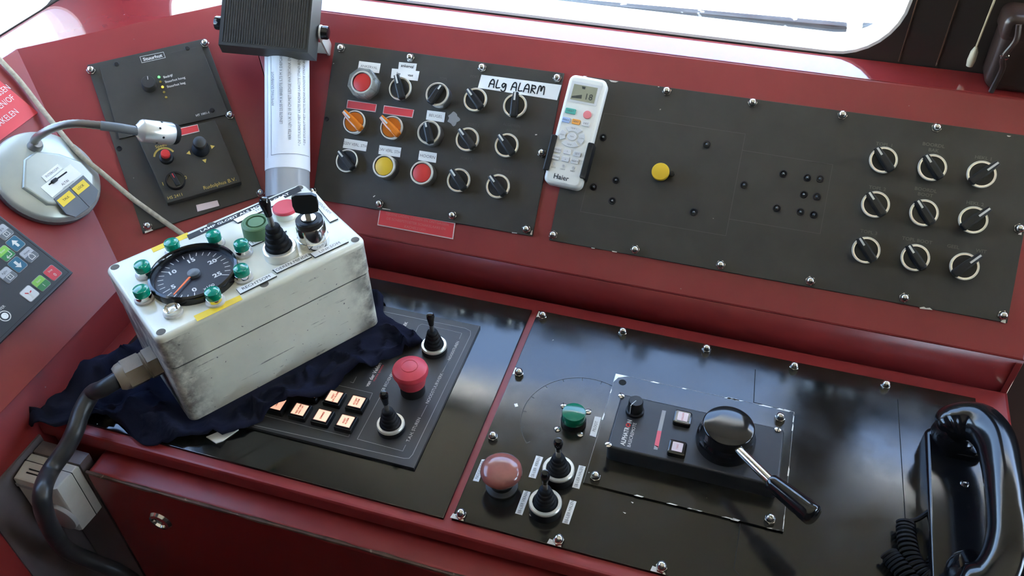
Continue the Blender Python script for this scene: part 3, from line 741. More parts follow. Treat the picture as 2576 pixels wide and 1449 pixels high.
MB().lathe([(0, .013), (.004, .013), (.0076, .016), (.0083, .020), (.0074, .0243), (.004, .0268), (0, .0275)], 24).build('knob', 'speaker_plastic', o)
for p, a in (((475, 385), math.pi), ((534, 369), 0), ((515, 404), -math.pi / 2)):
    q = pn.px(*p, ZL); MB().prism([(.0032 * math.cos(a + k * 2.094), .0032 * math.sin(a + k * 2.094)) for k in range(3)], 0, .0002).build('arrow', 'yellow_ink', pn.t, T(q.x, q.y, ZL), 0)
q = pn.px(441, 452, .019)
o = MB().lathe([(.0118, 0), (.0118, .004), (.0105, .006), (.0092, .006), (.009, .004), (0, .004)], 32).build('key_switch', 'gloss_plastic', pn.t, T(q.x, q.y, ZL))
MB().prism(rrect(.0055, .017, .0015), .004, .0085, .001).build('handle', 'black_plastic', o, RZ(.15))
MB().box(-.0005, .0005, .002, .008, .0085, .0088).build('mark', 'red_tag', o, RZ(.15), 0)
pt('I', (410, 463), .0065, 'yellow_ink', ZL); pt('0', (467, 447), .0065, 'yellow_ink', ZL)
pt('HS 2411', (441, 494), .0055, 'yellow_ink', ZL); pt('Rudolphus B.V.', (553, 462), .0068, 'yellow_ink', ZL)
pn.tagq('blank_label', ((493, 516), (547, 504), (552, 518), (497, 533)), .003, .0008, 'red_edge', bev=.0003)
q = pn.px(372, 584, .003)
pn.tagq('paint_chip', ((364, 582), (382, 577), (386, 579), (365, 587)), .003, .0002, 'bare_metal')

# ---------------------------------------------------------------- red sign, keypad and microphone on the side face
qc = D.px(20, 290)
p = Panel(D, -.14, .24, 'safety_sign', 'bright red safety sign with pale lettering beside the beige cord', 'sign')
u1, v0, v1 = -.054 + .14, .2097 - .24, .276 - .24
MB().prism([(u1 - .19, v0), (u1, v0), (u1, v1), (u1 - .19, v1)], 0, .0018, .0004).build('plate', 'red_tag', p.t)
for k, s_ in enumerate(('TIJDENS LADEN, LOSSEN', 'EN ONTGASSEN, RADARS EN/OF', 'MARIFOONS UITSCHAKELEN')):
    y = (D.px(14, 225), D.px(19, 255), D.px(19, 297))[k]
    xe = (D.px(20, 218), D.px(38, 250), D.px(42, 280))[k]
    text(s_, .0105, 'red_edge', p.t, xe.x + .14, y.y - .24, .0021, al='RIGHT', sx=.85)

KH = .016
p = Panel(D, -.26, .10, 'keypad_terminal', 'dark operator keypad with start and stop keys fixed to the side face', 'keypad')
c1 = p.px(192, 690, KH); c0 = p.px(0, 850, KH); cb = p.px(0, 542, KH)
vk = (c1.y + c0.y) / 2; u1 = (c1.x + cb.x) / 2
MB().prism([(u1 - .24, vk), (u1, vk), (u1, .175 - .0), (u1 - .24, .175 - .0)][::1], 0, KH, .0015).build('case', 'keypad_black', p.t)
lines('inner_border', [[(u1 - .2, vk + .0035), (u1 - .0035, vk + .0035), (u1 - .0035, .171)]], .0004, 'gap_shade_gasket', p.t, KH)
def key(x, y, m, w=.0158, sym=None, m2=None, txt=None):
    q = p.px(x, y, KH); o = MB().prism(rrect(w, w, .0025), 0, .0008, .0003).build('key', 'line_ink', p.t, T(q.x, q.y, KH - .0002))
    MB().prism(rrect(w - .0012, w - .0012, .002), .0006, .0011, .0002).build('face', m, o)
    if m2: MB().prism(rrect(w - .0013, (w - .0016) / 2, .001), .0010, .0012).build('lower_half', m2, o, T(0, -w / 4 + .0003, 0))
    if txt: text(txt, .0032, 'white_ink' if m != 'key_grey' else 'ink', o, 0, w * .22, .0013)
    if sym: sym(o)
    return o
def arrow(up_):
    def f(o):
        s = 1 if up_ else -1
        MB().prism(ccw([(0, .005 * s), (.0045, 0), (.0016, .0005 * s), (.0016, -.0045 * s), (-.0016, -.0045 * s), (-.0016, .0005 * s), (-.0045, 0)]), .0011, .0013).build('arrow', 'white_ink', o, ang=0)
    return f
def house(o):
    lines('house', [[(-.003, -.006), (-.003, -.002), (0, .001), (.003, -.002), (.003, -.006), (-.003, -.006)]], .0008, 'white_ink', o, .0012)
def page(o): lines('page', [[(-.003, -.006), (-.003, -.001), (.003, -.001), (.003, -.006), (-.003, -.006)], [(0, -.002), (0, -.0045)]], .0007, 'white_ink', o, .0012)
def enter(o): lines('enter_arrow', [[(.004, 0), (.004, -.005), (-.003, -.005)], [(-.001, -.003), (-.003, -.005), (-.001, -.007)]], .0008, 'white_ink', o, .0012)
def wrench(o): lines('wrench', [[(-.003, .003), (0, 0), (.003, .001)], [(-.001, .001), (0, 0)]], .0013, 'red_tag', o, .0012); lines('wrench_shaft', [[(0, 0), (-.001, -.005)]], .002, 'white_ink', o, .00125)
key(38.5, 613, 'key_teal', sym=arrow(True)); key(73, 641, 'key_grey', sym=house, txt='Home', m2='mic_grey'); key(13, 638, 'key_green', sym=enter, m2='key_dkgreen', txt='Enter')
key(44, 666, 'key_teal', sym=arrow(False)); key(18, 692, 'key_grey', sym=page, txt='PgDn', m2='mic_grey'); key(9, 584, 'key_grey', sym=page, txt='PgUp', m2='mic_grey')
key(132, 687, 'key_red', txt='Stop', sym=lambda o: text('0', .0055, 'white_ink', o, 0, -.0032, .0013)); key(103, 713, 'key_green', m2='key_dkgreen', txt='Start', sym=lambda o: text('I', .0055, 'white_ink', o, 0, -.0036, .0014))
key(74, 739, 'remote_button', sym=wrench)
q = p.px(12, 795, KH); o = MB().lathe([(.0062, 0), (.0062, .0003), (.0052, .0003), (.0052, 0)], 28).build('power_ring', 'white_ink', p.t, T(q.x, q.y, KH)); MB().lathe([(.0036, 0), (.0036, .0005), (.0022, .0005), (.002, .0001), (0, .0001)], 20).build('power_lamp', 'white_tag', o)
q = p.px(5, 775, KH); text('POWER', .0042, 'white_ink', p.t, q.x + .004, q.y, KH + .0002, al='RIGHT')

mic = thing('gooseneck_microphone', 'silver intercom microphone with bent gooseneck on a round base', 'microphone', D.M(*(D.px(121, 443, .012)), 0))
mc = D.px(121, 443, .012)
def mp(x, y, h): q = D.px(x, y, h) - mc; return V((q.x, q.y, h))
R_ = .0605
MB().lathe([(R_ * .96, 0), (R_, .004), (R_ * 1.0, .010), (0, .010)], 56).build('foot', 'mic_grey', mic)
MB().lathe([(R_ * .995, .0095), (R_ * .97, .014), (R_ * .93, .0165), (R_ * .5, .0215), (0, .0235)], 56).build('base_shell', 'mic_silver', mic)
# sloped key field at the front of the base (towards -v, +u side)
ff = [mp(x, y, .024) for x, y in ((60, 400), (90, 378), (150, 385), (205, 405), (238, 440), (240, 480), (190, 515), (120, 512), (58, 470))]
MB().prism(ccw([V((a.x, a.y)) for a in ff]), .016, .0238, .003, seg=3).build('key_field', 'mic_silver', mic)
def mq(name, pts, z, th, mat, bev=0.):
    q = ccw([V((mp(x, y, z).x, mp(x, y, z).y)) for x, y in pts]); c_ = sum(q, V((0, 0))) / len(q)
    return MB().prism([a - c_ for a in q], 0, th, bev).build(name, mat, mic, T(c_.x, c_.y, z)), math.atan2((q[0] - q[-1]).y, (q[0] - q[-1]).x)
def ms(x, y): return (100 + x / 11.15, 400 + y / 11.15)
def mang(a, b): d = mp(*ms(*b), .024) - mp(*ms(*a), .024); return math.atan2(d.y, d.x)
MA = mang((480, 1150), (830, 890))
o, _ = mq('intercom_label', [ms(*a) for a in ((40, 500), (490, 150), (640, 270), (185, 650))], .0238, .001, 'white_tag'); text('INTERCOM', .0042, 'grey_ink', o, 0, 0, .0012, MA)
o, _ = mq('volume_plate', [ms(*a) for a in ((20, 800), (850, 150), (1165, 430), (345, 1085))], .0238, .0006, 'white_tag')
text('ALTAI', .0042, 'ink', o, .001, -.0045, .0008, MA); text('COMMUNICATIONS', .0022, 'grey_ink', o, .0015, -.0085, .0008, MA, sx=.9)
sl = mp(*ms(510, 540), .0245); sc_ = mp(*ms(590, 620), .0238)
MB().prism(rrect(.030, .0017, .0008), 0, .0004, M=RZ(MA)).build('slider_slot', 'gap_shade_gasket', mic, T(sl.x, sl.y, .0243))
sk = mp(*ms(410, 610), .0255); MB().prism(rrect(.0085, .0042, .0015), 0, .003, .0008, M=RZ(MA)).build('slider_knob', 'black_plastic', mic, T(sk.x, sk.y, .0244))
o, _ = mq('talk_key', [ms(*a) for a in ((385, 1120), (810, 790), (1380, 1370), (1000, 1640), (740, 1560))], .0236, .0012, 'mic_grey', .0004)
mq('talk_label', [ms(*a) for a in ((475, 1165), (820, 885), (1005, 1070), (665, 1350))], .0249, .0003, 'yellow_tape'); a = mp(*ms(740, 1110), .025); text('TALK', .0040, 'ink', mic, a.x, a.y, .0254, MA)
o, _ = mq('lock_key', [ms(*a) for a in ((815, 785), (1210, 460), (1640, 900), (1560, 1180), (1390, 1360))], .0236, .0012, 'mic_grey', .0004)
mq('lock_label', [ms(*a) for a in ((895, 835), (1220, 570), (1405, 745), (1080, 1010))], .0249, .0003, 'yellow_tape'); a = mp(*ms(1145, 790), .025); text('LOCK', .0040, 'ink', mic, a.x, a.y, .0254, MA)
neck = spline([mp(86, 366, .020), mp(88, 352, .034), mp(104, 338, .055), mp(140, 320, .078), mp(190, 311, .095), mp(255, 316, .108)], 10)
nm = MB(); nm.tube(neck, [.0046 + (.0003 if k % 2 else 0) for k in range(len(neck))], 12); nm.build('gooseneck', 'gooseneck', mic)
MB().lathe([(.0085, 0), (.0078, .008), (.006, .012), (0, .012)], 20, M=T(*mp(86, 372, .018))).build('neck_socket', 'gooseneck', mic)
slv = spline([mp(253, 316, .108), mp(300, 322, .113), mp(347, 330, .116)], 6); MB().tube(slv, .0055, 16).build('sleeve', 'key_teal' if False else 'mic_grey', mic)
hd0, hd1 = mp(350, 328, .116), mp(446, 338, .116)
ax = (hd1 - hd0); hl = ax.length; hm = T(*hd0) @ ax.to_track_quat('Z', 'Y').to_matrix().to_4x4()
MB().lathe([(.0055, -.004), (.0125, .002), (.0135, .004), (.0135, hl * .82), (.0128, hl * .86), (0, hl * .86)], 36, M=hm).build('capsule', 'mic_head', mic)
MB().lathe([(.0122, hl * .84), (.0126, hl * .95), (.0112, hl), (0, hl * 1.0)], 32, M=hm).build('foam_tip', 'black_rubber', mic)
for k in range(8):
    a = k * math.pi / 4 + .2
    MB().cyl(.0014, -.0006, .0003, 10, M=hm @ T(.0135 * math.cos(a), .0135 * math.sin(a), hl * (.52 if k % 2 else .42)) @ V((math.cos(a), math.sin(a), 0)).to_track_quat('Z', 'Y').to_matrix().to_4x4()).build('sound_hole', 'gap_shade_gasket', mic)

# beige cord running down to the pendant box
rp_ = [D.hit(-30, 115, .006), D.hit(0, 150, .006), D.hit(50, 204, .006), D.hit(100, 268, .008), D.hit(150, 330, .016), D.hit(200, 388, .022), C.hit(260, 438, .012), C.hit(330, 497, .008), C.hit(400, 548, .007), C.hit(455, 587, .006), C.hit(480, 608, .004)]
ro = MB().tube(spline(rp_, 8), .0032, 10).build('pull_cord', 'rope')
tag(ro, 'thin beige braided cord crossing the corner face behind the microphone', 'cord')

# ---------------------------------------------------------------- loudspeaker and paper roll
spc = C.hit(668, 48, .105)
fq = [(575, -6), (772, 8), (760, 116), (563, 88)]
# speaker faces the helmsman: build a frame whose front face matches its real tilt
sn = (CAM - spc).normalized(); sn = (sn + V((-.30, -.05, .30))).normalized()
su = (CR + CD_ * .10).normalized(); su = (su - sn * su.dot(sn)).normalized(); sv = sn.cross(su)
SF = Fr(spc, su, sv)
sp = thing('loudspeaker', 'small black boxy loudspeaker on a metal bracket above the paper roll', 'loudspeaker', SF.M())
W2, H2 = .056, .036
def fru(w0, h0, z0, w1, h1, z1, ox=0, oy=0):
    return MB().add([(-w0, -h0, z0), (w0, -h0, z0), (w0, h0, z0), (-w0, h0, z0), (-w1 + ox, -h1 + oy, z1), (w1 + ox, -h1 + oy, z1), (w1 + ox, h1 + oy, z1), (-w1 + ox, h1 + oy, z1)],
                    [(3, 2, 1, 0), (4, 5, 6, 7), (0, 1, 5, 4), (1, 2, 6, 5), (2, 3, 7, 6), (3, 0, 4, 7)])
m = fru(W2 * 1.08, H2 * 1.12, -.026, W2, H2, 0); m2 = fru(W2 * .72, H2 * .72, -.066, W2 * 1.08, H2 * 1.12, -.026); m.add(m2.v, m2.f)
m.build('housing', 'speaker_plastic', sp, ang=20)
gr = MB().box(-W2 * .93, W2 * .93, -H2 * .9, H2 * .9, 0, .0012).build('grille', 'matte_black', sp, ang=0)
gl = MB()
for k in range(34): x = -W2 * .91 + k * W2 * 1.82 / 33; gl.box(x - .0005, x + .0005, -H2 * .88, H2 * .88, .0011, .0019)
gl.build('grille_ribs', 'speaker_plastic', sp, ang=0)
for sx in (1, -1):
    kx = sx * W2 * 1.075
    MB().cyl(.0085, 0, .010, 20, bev=.002, M=T(kx + sx * .0025, -.004, -.026) @ RYm(sx * math.pi / 2)).build('clamp_knob', 'gloss_plastic', sp)
br = MB()
for sx in (1, -1): br.prism(rrect(.062, .018, .008), 0, .0022, M=T(sx * (W2 * 1.075 + .0015), -.009, -.047) @ RYm(math.pi / 2) @ RZ(-.22))
br.box(-W2 * 1.08, W2 * 1.08, -.020, -.006, -.0755, -.0735)
br.build('bracket', 'bezel', sp)
pa, pb = spc - sn * .072 - sv * .028, V((-.60, .215, ZT))
MB().tube([SF.M().inverted() @ pa, SF.M().inverted() @ (pb + V((0, 0, .002)))], .006, 12).build('mount_post', 'speaker_plastic', sp)

ra0, ra1 = B.hit(722, 112, .034), C.hit(724, 500, .032)
ax = ra1 - ra0; rlen = ax.length; RR = .0275
zr = ax.normalized(); yr = (CAM - (ra0 + ra1) / 2); yr = (yr - zr * yr.dot(zr)).normalized(); xr_ = yr.cross(zr)
MR = Matrix(((xr_.x, yr.x, zr.x, ra0.x), (xr_.y, yr.y, zr.y, ra0.y), (xr_.z, yr.z, zr.z, ra0.z), (0, 0, 0, 1)))
pr_ = thing('paper_roll', 'rolled white printed sheet in clear plastic standing below the loudspeaker', 'paper roll', MR)
MB().lathe([(RR * .95, 0), (RR, .0), (RR, rlen), (RR * .95, rlen), (RR * .95, 0)], 48).build('plastic_sleeve', 'film', pr_)
f0, f1 = .02 * rlen, .83 * rlen
def wrapm(me, r):
    for v in me.vertices:
        a = math.pi / 2 + v.co.x / r; z = v.co.y; v.co = (r * math.cos(a), r * math.sin(a), z)
    me.update(); return me
gm = MB(); N = 44
for i in range(N + 1):
    x = (-1.52 + 3.04 * i / N) * RR
    gm.v += [V((x, f0, 0)), V((x, f1, 0))]
gm.f = [(2 * i, 2 * i + 1, 2 * i + 3, 2 * i + 2) for i in range(N)]
ob('printed_sheet', wrapm(gm.mesh('printed_sheet'), RR + .0005), 'paper', pr_)
def rtext(s_, off, z0, size=.0052, sx=.82):
    me = text_mesh(s_, size, .0, sx, 'LEFT')
    for v in me.vertices: a, b = v.co.x, v.co.y; v.co = (-off + b, z0 - a, 0)
    ob('lettering', wrapm(me, RR + .0009), 'grey_ink', pr_)
for s_, off, z0 in (('AFMETING DUWBOOT', -.019, .44), ('LENGTE 23,55 M X BREEDTE 5,73 M X DIEPGANG 1,55 M', -.0075, .56), ('WATER LIJN UK ZI 18 CM MET LEDIGE WATERTANK EN GASOLIE', .003, .66),
                    ('* DE STUURHUT MET VASTE RADAR LAAGSTE STAND BOVEN DE', .0155, .69), ('* DE STUURHUT MET VASTE RADAR HOOGSTE STAND BOVEN DE', .0235, .68)):
    rtext(s_, off, z0 * rlen)
def rline(a, b):
    gm = MB(); n = 14; a, b = V(a), V(b); t_ = (b - a).normalized(); w_ = V((-t_.y, t_.x)) * .00025
    for i in range(n + 1):
        q = a + (b - a) * i / n; gm.v += [V((q.x - w_.x, q.y - w_.y, 0)), V((q.x + w_.x, q.y + w_.y, 0))]
    gm.f = [(2 * i, 2 * i + 2, 2 * i + 3, 2 * i + 1) for i in range(n)]
    ob('border_line', wrapm(gm.mesh('border_line'), RR + .0009), 'grey_ink', pr_)
rline((.022, .03 * rlen), (.022, .75 * rlen)); rline((.022, .75 * rlen), (-.034, .74 * rlen))
rline((.029, .03 * rlen), (.029, .76 * rlen))

# ---------------------------------------------------------------- left desk: glossy sheet and steering panel
bp = MB().prism([(-.605, -.334), (-.1565, -.334), (-.1565, -.0245), (-.500, -.0245), (-.605, -.155)], 0, .003, .0006).build('gloss_sheet', 'gloss_black')
tag(bp, 'glossy black sheet covering the desk under the cloth and steering panel', 'sheet')
PZ = .0065
pn = Panel(A, -.32, -.18, 'steering_panel', 'dark grey steering panel with lit square keys, two joysticks and a red mushroom button', 'control panel')
MB().prism([(-.455 + .32, -.289 + .18), (-.2055 + .32, -.289 + .18), (-.2075 + .32, -.072 + .18), (-.455 + .32, -.072 + .18)], .003, PZ, .0005).build('plate', 'steel_grey_panel', pn.t)
def S1(x, y): return (640 + x / 2.3, 700 + y / 2.3)
def pl_(pts): return [pn.px(*S1(*p), PZ) for p in pts]
lines('outer_border', [pl_(((745, 192), (1220, 290), (1250, 305), (1250, 330), (915, 1020), (895, 1042), (865, 1042), (0, 850)))], .0006, 'line_ink', pn.t, PZ)
lines('group_outline', [pl_(((890, 400), (950, 275), (970, 265), (1200, 318), (1186, 350))), pl_(((1180, 365), (1117, 490), (1085, 545))), pl_(((875, 965), (858, 1000), (595, 930), (730, 680))),
                        pl_(((998, 735), (965, 800))), pl_(((1117, 490), (1092, 540)))], .0005, 'line_ink', pn.t, PZ)
lines('key_field_outline', [pl_(((480, 618), (683, 665), (660, 715))), pl_(((60, 795), (545, 918), (552, 900))), pl_(((555, 600), (572, 605), (590, 570))), pl_(((745, 215), (797, 232), (785, 260)))], .0005, 'line_ink', pn.t, PZ)
def vtext(s_, a, b, size, ink='white_ink', bold=0., sx=1.):
    pa, pb = pn.px(*S1(*a), PZ), pn.px(*S1(*b), PZ); c_ = (pa + pb) / 2
    return text(s_, size, ink, pn.t, c_.x, c_.y, PZ + .0002, math.pi / 2, bold, sx)
vtext('T.A.H. STUREN', (885, 945), (958, 808), .0052, sx=1.0); vtext('NOODSTUURWERK', (1005, 720), (1080, 555), .0052, sx=1.0); vtext('NOODSTUREN', (1125, 475), (1180, 365), .0052, sx=.9)
vtext('SB BEDIENING', (740, 665), (810, 520), .0052); vtext('van der Velden', (665, 605), (715, 510), .0062, bold=.00015); vtext('marine systems', (692, 598), (742, 500), .0042, ink='key_red'); vtext('TECHNIEK', (835, 330), (880, 262), .0055, bold=.0001)
for (c, t_) in (((1048, 395), (.02, .0)), ((797, 850), (.03, -.02))):
    q = pn.px(*S1(c[0] - 10, c[1] - 15), PZ + .010); joystick(pn.t, q.x, q.y, PZ, 1.0, t_)
q = pn.px(*S1(912, 610), PZ + .012)
o = MB().lathe([(.0138, 0), (.0138, .014), (.0130, .016), (0, .016)], 36).build('mushroom_button', 'black_plastic', pn.t, T(q.x, q.y, PZ))
MB().lathe([(.0150, .014), (.0162, .020), (.0172, .0255), (.0196, .030), (.0200, .0335), (.0188, .0372), (.014, .0400), (.007, .0412), (0, .0415)], 44).build('cap', 'red_rubber', o)
MB().lathe([(.0092, .0404), (.0090, .0414), (.0084, .0414), (.0082, .0406)], 40).build('twist_mark', 'red_tag', o)
def litkey(x, y, txt):
    q = pn.px(720 + x / 10.73, 960 + y / 10.73, PZ + .006)
    o = MB().prism(rrect(.0205, .0205, .001), 0, .006, .0012).build('lit_key', 'black_plastic', pn.t, T(q.x, q.y, PZ))
    mb = MB(); w0, w1 = .0086, .0078
    for a in range(4): mb.prism([(-w0, -w0), (w0, -w0), (w1, -w1), (-w1, -w1)], .006, .0078, M=RZ(a * math.pi / 2))
    mb.build('rim', 'black_plastic', o, ang=0)
    f = MB().prism(rrect(.0150, .0150, .0006), .0058, .0072, .0004).build('lit_cap', 'lit_cap', o)
    text(txt, .0027, 'lit_text', f, 0, 0, .0074, math.pi / 2, .0001)
for x, y, s_ in ((1300, 420, 'RESET\nCPU ALARM'), (1905, 560, 'ACCEPT\nALARM'), (370, 770, 'VEEN PUMP\nAAN / UIT'), (980, 930, 'DIMMER'), (1610, 1080, 'RESET\nALARM'), (690, 280, 'TEST'), (-240, 620, 'LAMP')): litkey(x, y, s_)

# ---------------------------------------------------------------- right desk plate
pn = Panel(A, .10, -.176, 'desk_plate', 'worn glossy black desk plate held by cap nuts, with winch joysticks and emergency stop', 'control panel')
WZ = .003
MB().prism([(-.1485 - .1, -.332 + .176), (.352 - .1, -.332 + .176), (.352 - .1, -.0225 + .176), (-.1485 - .1, -.0225 + .176)], 0, WZ, .0006).build('plate', 'worn_black', pn.t)
for x, y in [(-.1400 + .0993 * i, -.0336) for i in range(5)] + [(-.1405, -.1316), (-.1405, -.2265)] + [(-.1405 + .0993 * i, -.3265) for i in range(5)]: nut(pn.t, x - .1, y + .176, WZ)
for x, y in ((-.147, -.3315), (-.048, -.3315), (.052, -.3315), (-.1478, -.029), (-.1478, -.127)):
    w_ = .011; MB().prism([(-w_ * .3, 0), (w_, 0), (w_ * .8, .004), (-w_ * .2, .0055)] if y < -.3 else [(0, -.006), (.003, -.004), (.0045, .004), (0, .005)], 0, .00015).build('paint_chip', 'bare_metal', pn.t, T(x - .1, y + .176, WZ), 0)
def S2(x, y): return (1120 + x / 2.264, 780 + y / 2.264)
# engraved circular scale
c0 = pn.px(*S2(770, 640), WZ); r0 = (pn.px(*S2(430, 650), WZ) - c0).length
arc = [c0 + V((r0 * math.cos(a), r0 * math.sin(a))) for a in [math.radians(62 + 160 * k / 30) for k in range(31)]]
lines('engraved_scale', [arc] + [[c0 + V((r0 * math.cos(a), r0 * math.sin(a))), c0 + V((r0 * .94 * math.cos(a), r0 * .94 * math.sin(a)))] for a in [math.radians(62 + 20 * k) for k in range(9)]], .0007, 'engraving', pn.t, WZ)
# green pilot light
q = pn.px(*S2(733, 590), WZ + .014)
o = MB().lathe([(.0138, 0), (.0138, .004), (.0132, .006), (0, .006)], 32).build('pilot_light', 'black_plastic', pn.t, T(q.x, q.y, WZ))
MB().lathe([(.0128, .005), (.0131, .015), (.0125, .0168), (.0118, .0172), (0, .0172)], 40).build('lens', 'green_lens', o)
for c_, a in (((815, 580), .6), ((768, 710), .2), ((640, 680), 1.2), ((675, 548), 2.)):
    q = pn.px(*S2(*c_), WZ); slot_screw(pn.t, q.x, q.y, WZ, a)
# winch joysticks
for c_ in ((645, 905), (570, 1095)):
    q = pn.px(*S2(*c_), WZ + .012); joystick(pn.t, q.x, q.y, WZ, 1.0, (.06 if c_[0] > 600 else .03, .0), r=.0162, hc=.012)
# emergency stop
q = pn.px(*S2(322, 985), WZ + .005)
o = MB().lathe([(.0165, 0), (.0165, .002), (.0118, .004), (.0112, .012), (.0122, .020), (0, .020)], 36).build('emergency_stop', 'speaker_plastic', pn.t, T(q.x, q.y, WZ))
MB().lathe([(.0125, .010), (.0135, .019), (.0, .019)], 36).build('collar', 'sky_blue' if False else 'thermo_grey', o)
MB().lathe([(.0140, .018), (.0195, .021), (.0212, .0245), (.0205, .0282), (.0165, .0318), (.009, .0338), (0, .0344)], 48).build('cap', 'pale_red', o)
for s_, qd, rt in (('NOODSTOP', ((208, 852), (238, 852), (190, 980), (157, 973)), 1), ('SB-LIER VIEREN', ((518, 830), (558, 840), (515, 962), (474, 952)), 1), ('SB-LIER HALEN', ((762, 885), (800, 893), (763, 1020), (722, 1010)), 1),
                   ('BB-LIER VIEREN', ((447, 1028), (487, 1038), (438, 1170), (398, 1158)), 1), ('BB-LIER HALEN', ((710, 1083), (748, 1092), (704, 1222), (665, 1212)), 1), ('PILOOT', ((852, 607), (888, 613), (858, 727), (822, 715)), 1)):
    o = pn.tagq('label_strip', [S2(*p_) for p_ in qd], WZ, .0007, 'white_tag', bev=.0002)
    text(s_, .0046, 'grey_ink', o, 0, 0, .0009, math.pi / 2, sx=.86 if len(s_) > 9 else .9)
for qd in (((392, 535), (410, 532), (415, 548), (398, 552)), ((478, 1160), (495, 1165), (500, 1178), (482, 1172)), ((1058, 1092), (1072, 1096), (1068, 1101)), ((1012, 1150), (1030, 1156), (1024, 1160))):
    pn.tagq('paint_chip', [S2(*p_) for p_ in qd], WZ, .0002, 'bare_metal')
# cover strip and cut-out seams, the shade of their steps drawn as dark lines
cq = pn.quad(((1895, 935), (2235, 1003), (2235, 1010), (1892, 1014)), WZ)
def S3(x, y): return (1440 + x / 2.547, 880 + y / 2.547)
for sg in ([pn.px(1900, 930, WZ), pn.px(1896, 1012, WZ), pn.px(1990, 1036, WZ)], [pn.px(1862, 1318, WZ), pn.px(1846, 1432, WZ), pn.px(1862, 1449, WZ)], [pn.px(2258, 1005, WZ), pn.px(2278, 1320, WZ)]): lines('panel_seam', [sg], .0008, 'gap_shade_gasket', pn.t, WZ)

# throttle remote on its sub plate
AZ = .0052
al = Panel(A, .064, -.178, 'throttle_unit', 'black throttle control box with dome hub lever on a chipped mounting plate', 'throttle control')
MB().prism([(-.0985, -.0775), (.0993, -.0775), (.0993, .0772), (-.0985, .0772)], WZ, AZ, .0005).build('mounting_plate', 'worn_black', al.t)
rnd = random.Random(3)
for k in range(26):                                   # bare chips along the plate edges
    e = k % 3
    if e == 0: x, y = -.0985 + .19 * rnd.random(), .0769
    elif e == 1: x, y = -.0985 + .19 * rnd.random(), -.0771
    else: x, y = (-.0981 if rnd.random() < .6 else .0988), -.075 + .15 * rnd.random()
    a_, b_ = (.002 + .006 * rnd.random(), .0005 + .0008 * rnd.random())
    if e == 2: a_, b_ = b_ * .7, a_
    MB().prism([(-a_, -b_), (a_ * .6, -b_), (a_, b_ * .4), (-a_ * .4, b_)], 0, .00015).build('paint_chip', 'bare_metal', al.t, T(x, y, AZ), 0)
MB().prism([(-.0985, .0772), (-.0985, .064), (-.0945, .072), (-.084, .0772)], AZ, AZ + .0002).build('paint_chip', 'bare_metal', al.t, ang=0)
for sg in ([(-.0982, -.0772), (-.0982, .0769)], [(-.0982, .0769), (.099, .0769)], [(.0990, .0769), (.0990, -.0772)]): lines('worn_edge', [sg], .0004, 'line_ink', al.t, AZ)
q = al.px(1566, 962, AZ); MB().lathe([(.0042, 0), (.0042, .0003), (.0026, .0003), (.0025, .0001), (0, .0001)], 18).build('bolt_hole', 'gap_shade_gasket', al.t, T(q.x, q.y, AZ))
for p_ in ((1963, 1048), (1498, 1196), (1938, 1303)):
    q = al.px(*p_, AZ + .005); nut(al.t, q.x, q.y, AZ)
BH = .026
bx0, bx1, by0, by1 = -.0835, .0905, -.0435, .0295
b0, b1 = al.px(1515, 1120, BH), al.px(1985, 1078, BH)
MB().prism(rrect(.172, .074, .005, 4, (b0.x + b1.x) / 2 + .0002, (al.px(1567, 990, BH).y + b0.y) / 2), AZ, BH, .0022, seg=3).build('case', 'keypad_black', al.t)
for p_, a in (((314, 297), -.9), ((230, 610), .8), ((1315, 513), 1.5)):
    q = al.px(*S3(*p_), BH); slot_screw(al.t, q.x, q.y, BH, a)
q = al.px(*S3(400, 395), BH)
o = MB().lathe([(.0098, 0), (.0096, .003), (.0082, .004), (.0076, .0165), (.0070, .0175), (0, .0175)], 24).build('dimmer_knob', 'black_plastic', al.t, T(q.x, q.y, BH))
MB().box(-.0004, .0004, -.0088, -.0070, .0035, .0172).box(-.0004, .0004, -.0072, 0, .0173, .0178).build('mark', 'white_ink', o, RZ(-.5), 0)
def av(s_, a, b, size, ink='white_ink', bold=0., sx=1.):
    pa, pb = al.px(*S3(*a), BH), al.px(*S3(*b), BH); c_ = (pa + pb) / 2; return text(s_, size, ink, al.t, c_.x, c_.y, BH + .0002, math.pi / 2, bold, sx)
av('ALPHATR', (322, 608), (352, 500), .0066, bold=.0002, sx=.86); av('O', (355, 496), (362, 470), .0066, 'red_button', .0003); av('N', (362, 470), (372, 450), .0066, bold=.0002, sx=.9)
av('BASICREMOTE', (365, 612), (398, 480), .0050, sx=1.02)
for qd, m in ((((575, 388), (600, 392), (571, 522), (545, 518)), 'gauge_grey'), (((545, 518), (571, 522), (550, 630), (525, 612)), 'gauge_red'), (((525, 612), (548, 618), (545, 642), (520, 638)), 'gauge_grey')):
    q = al.quad([S3(*p_) for p_ in qd], BH); MB().prism(q, BH, BH + .0003).build('level_bar', m, al.t, ang=0)
for c_, s_ in (((707, 432), 'FOLLOW'), ((672, 625), 'TAKE')):
    q = al.px(*S3(*c_), BH + .005)
    o = MB().prism(rrect(.0185, .0185, .0028), 0, .0055, .0018).build('square_key', 'gloss_plastic', al.t, T(q.x, q.y, BH))
    MB().prism(rrect(.0105, .0115, .0006), .0054, .0060).build('window', 'red_edge', o); text(s_, .0026, 'faded_ink', o, 0, 0, .0062, math.pi / 2)
q = al.px(*S3(975, 600), BH); HQ = q
o = MB().lathe([(.0292, 0), (.0298, .004), (.0292, .013), (.0270, .0165), (.0262, .0185), (.0260, .0272), (.0254, .0288), (.0242, .0296), (.014, .0304), (0, .0306)], 56).build('lever_hub', 'gloss_plastic', al.t, T(q.x, q.y, BH))
A0 = V((HQ.x, HQ.y, BH + .017)); 
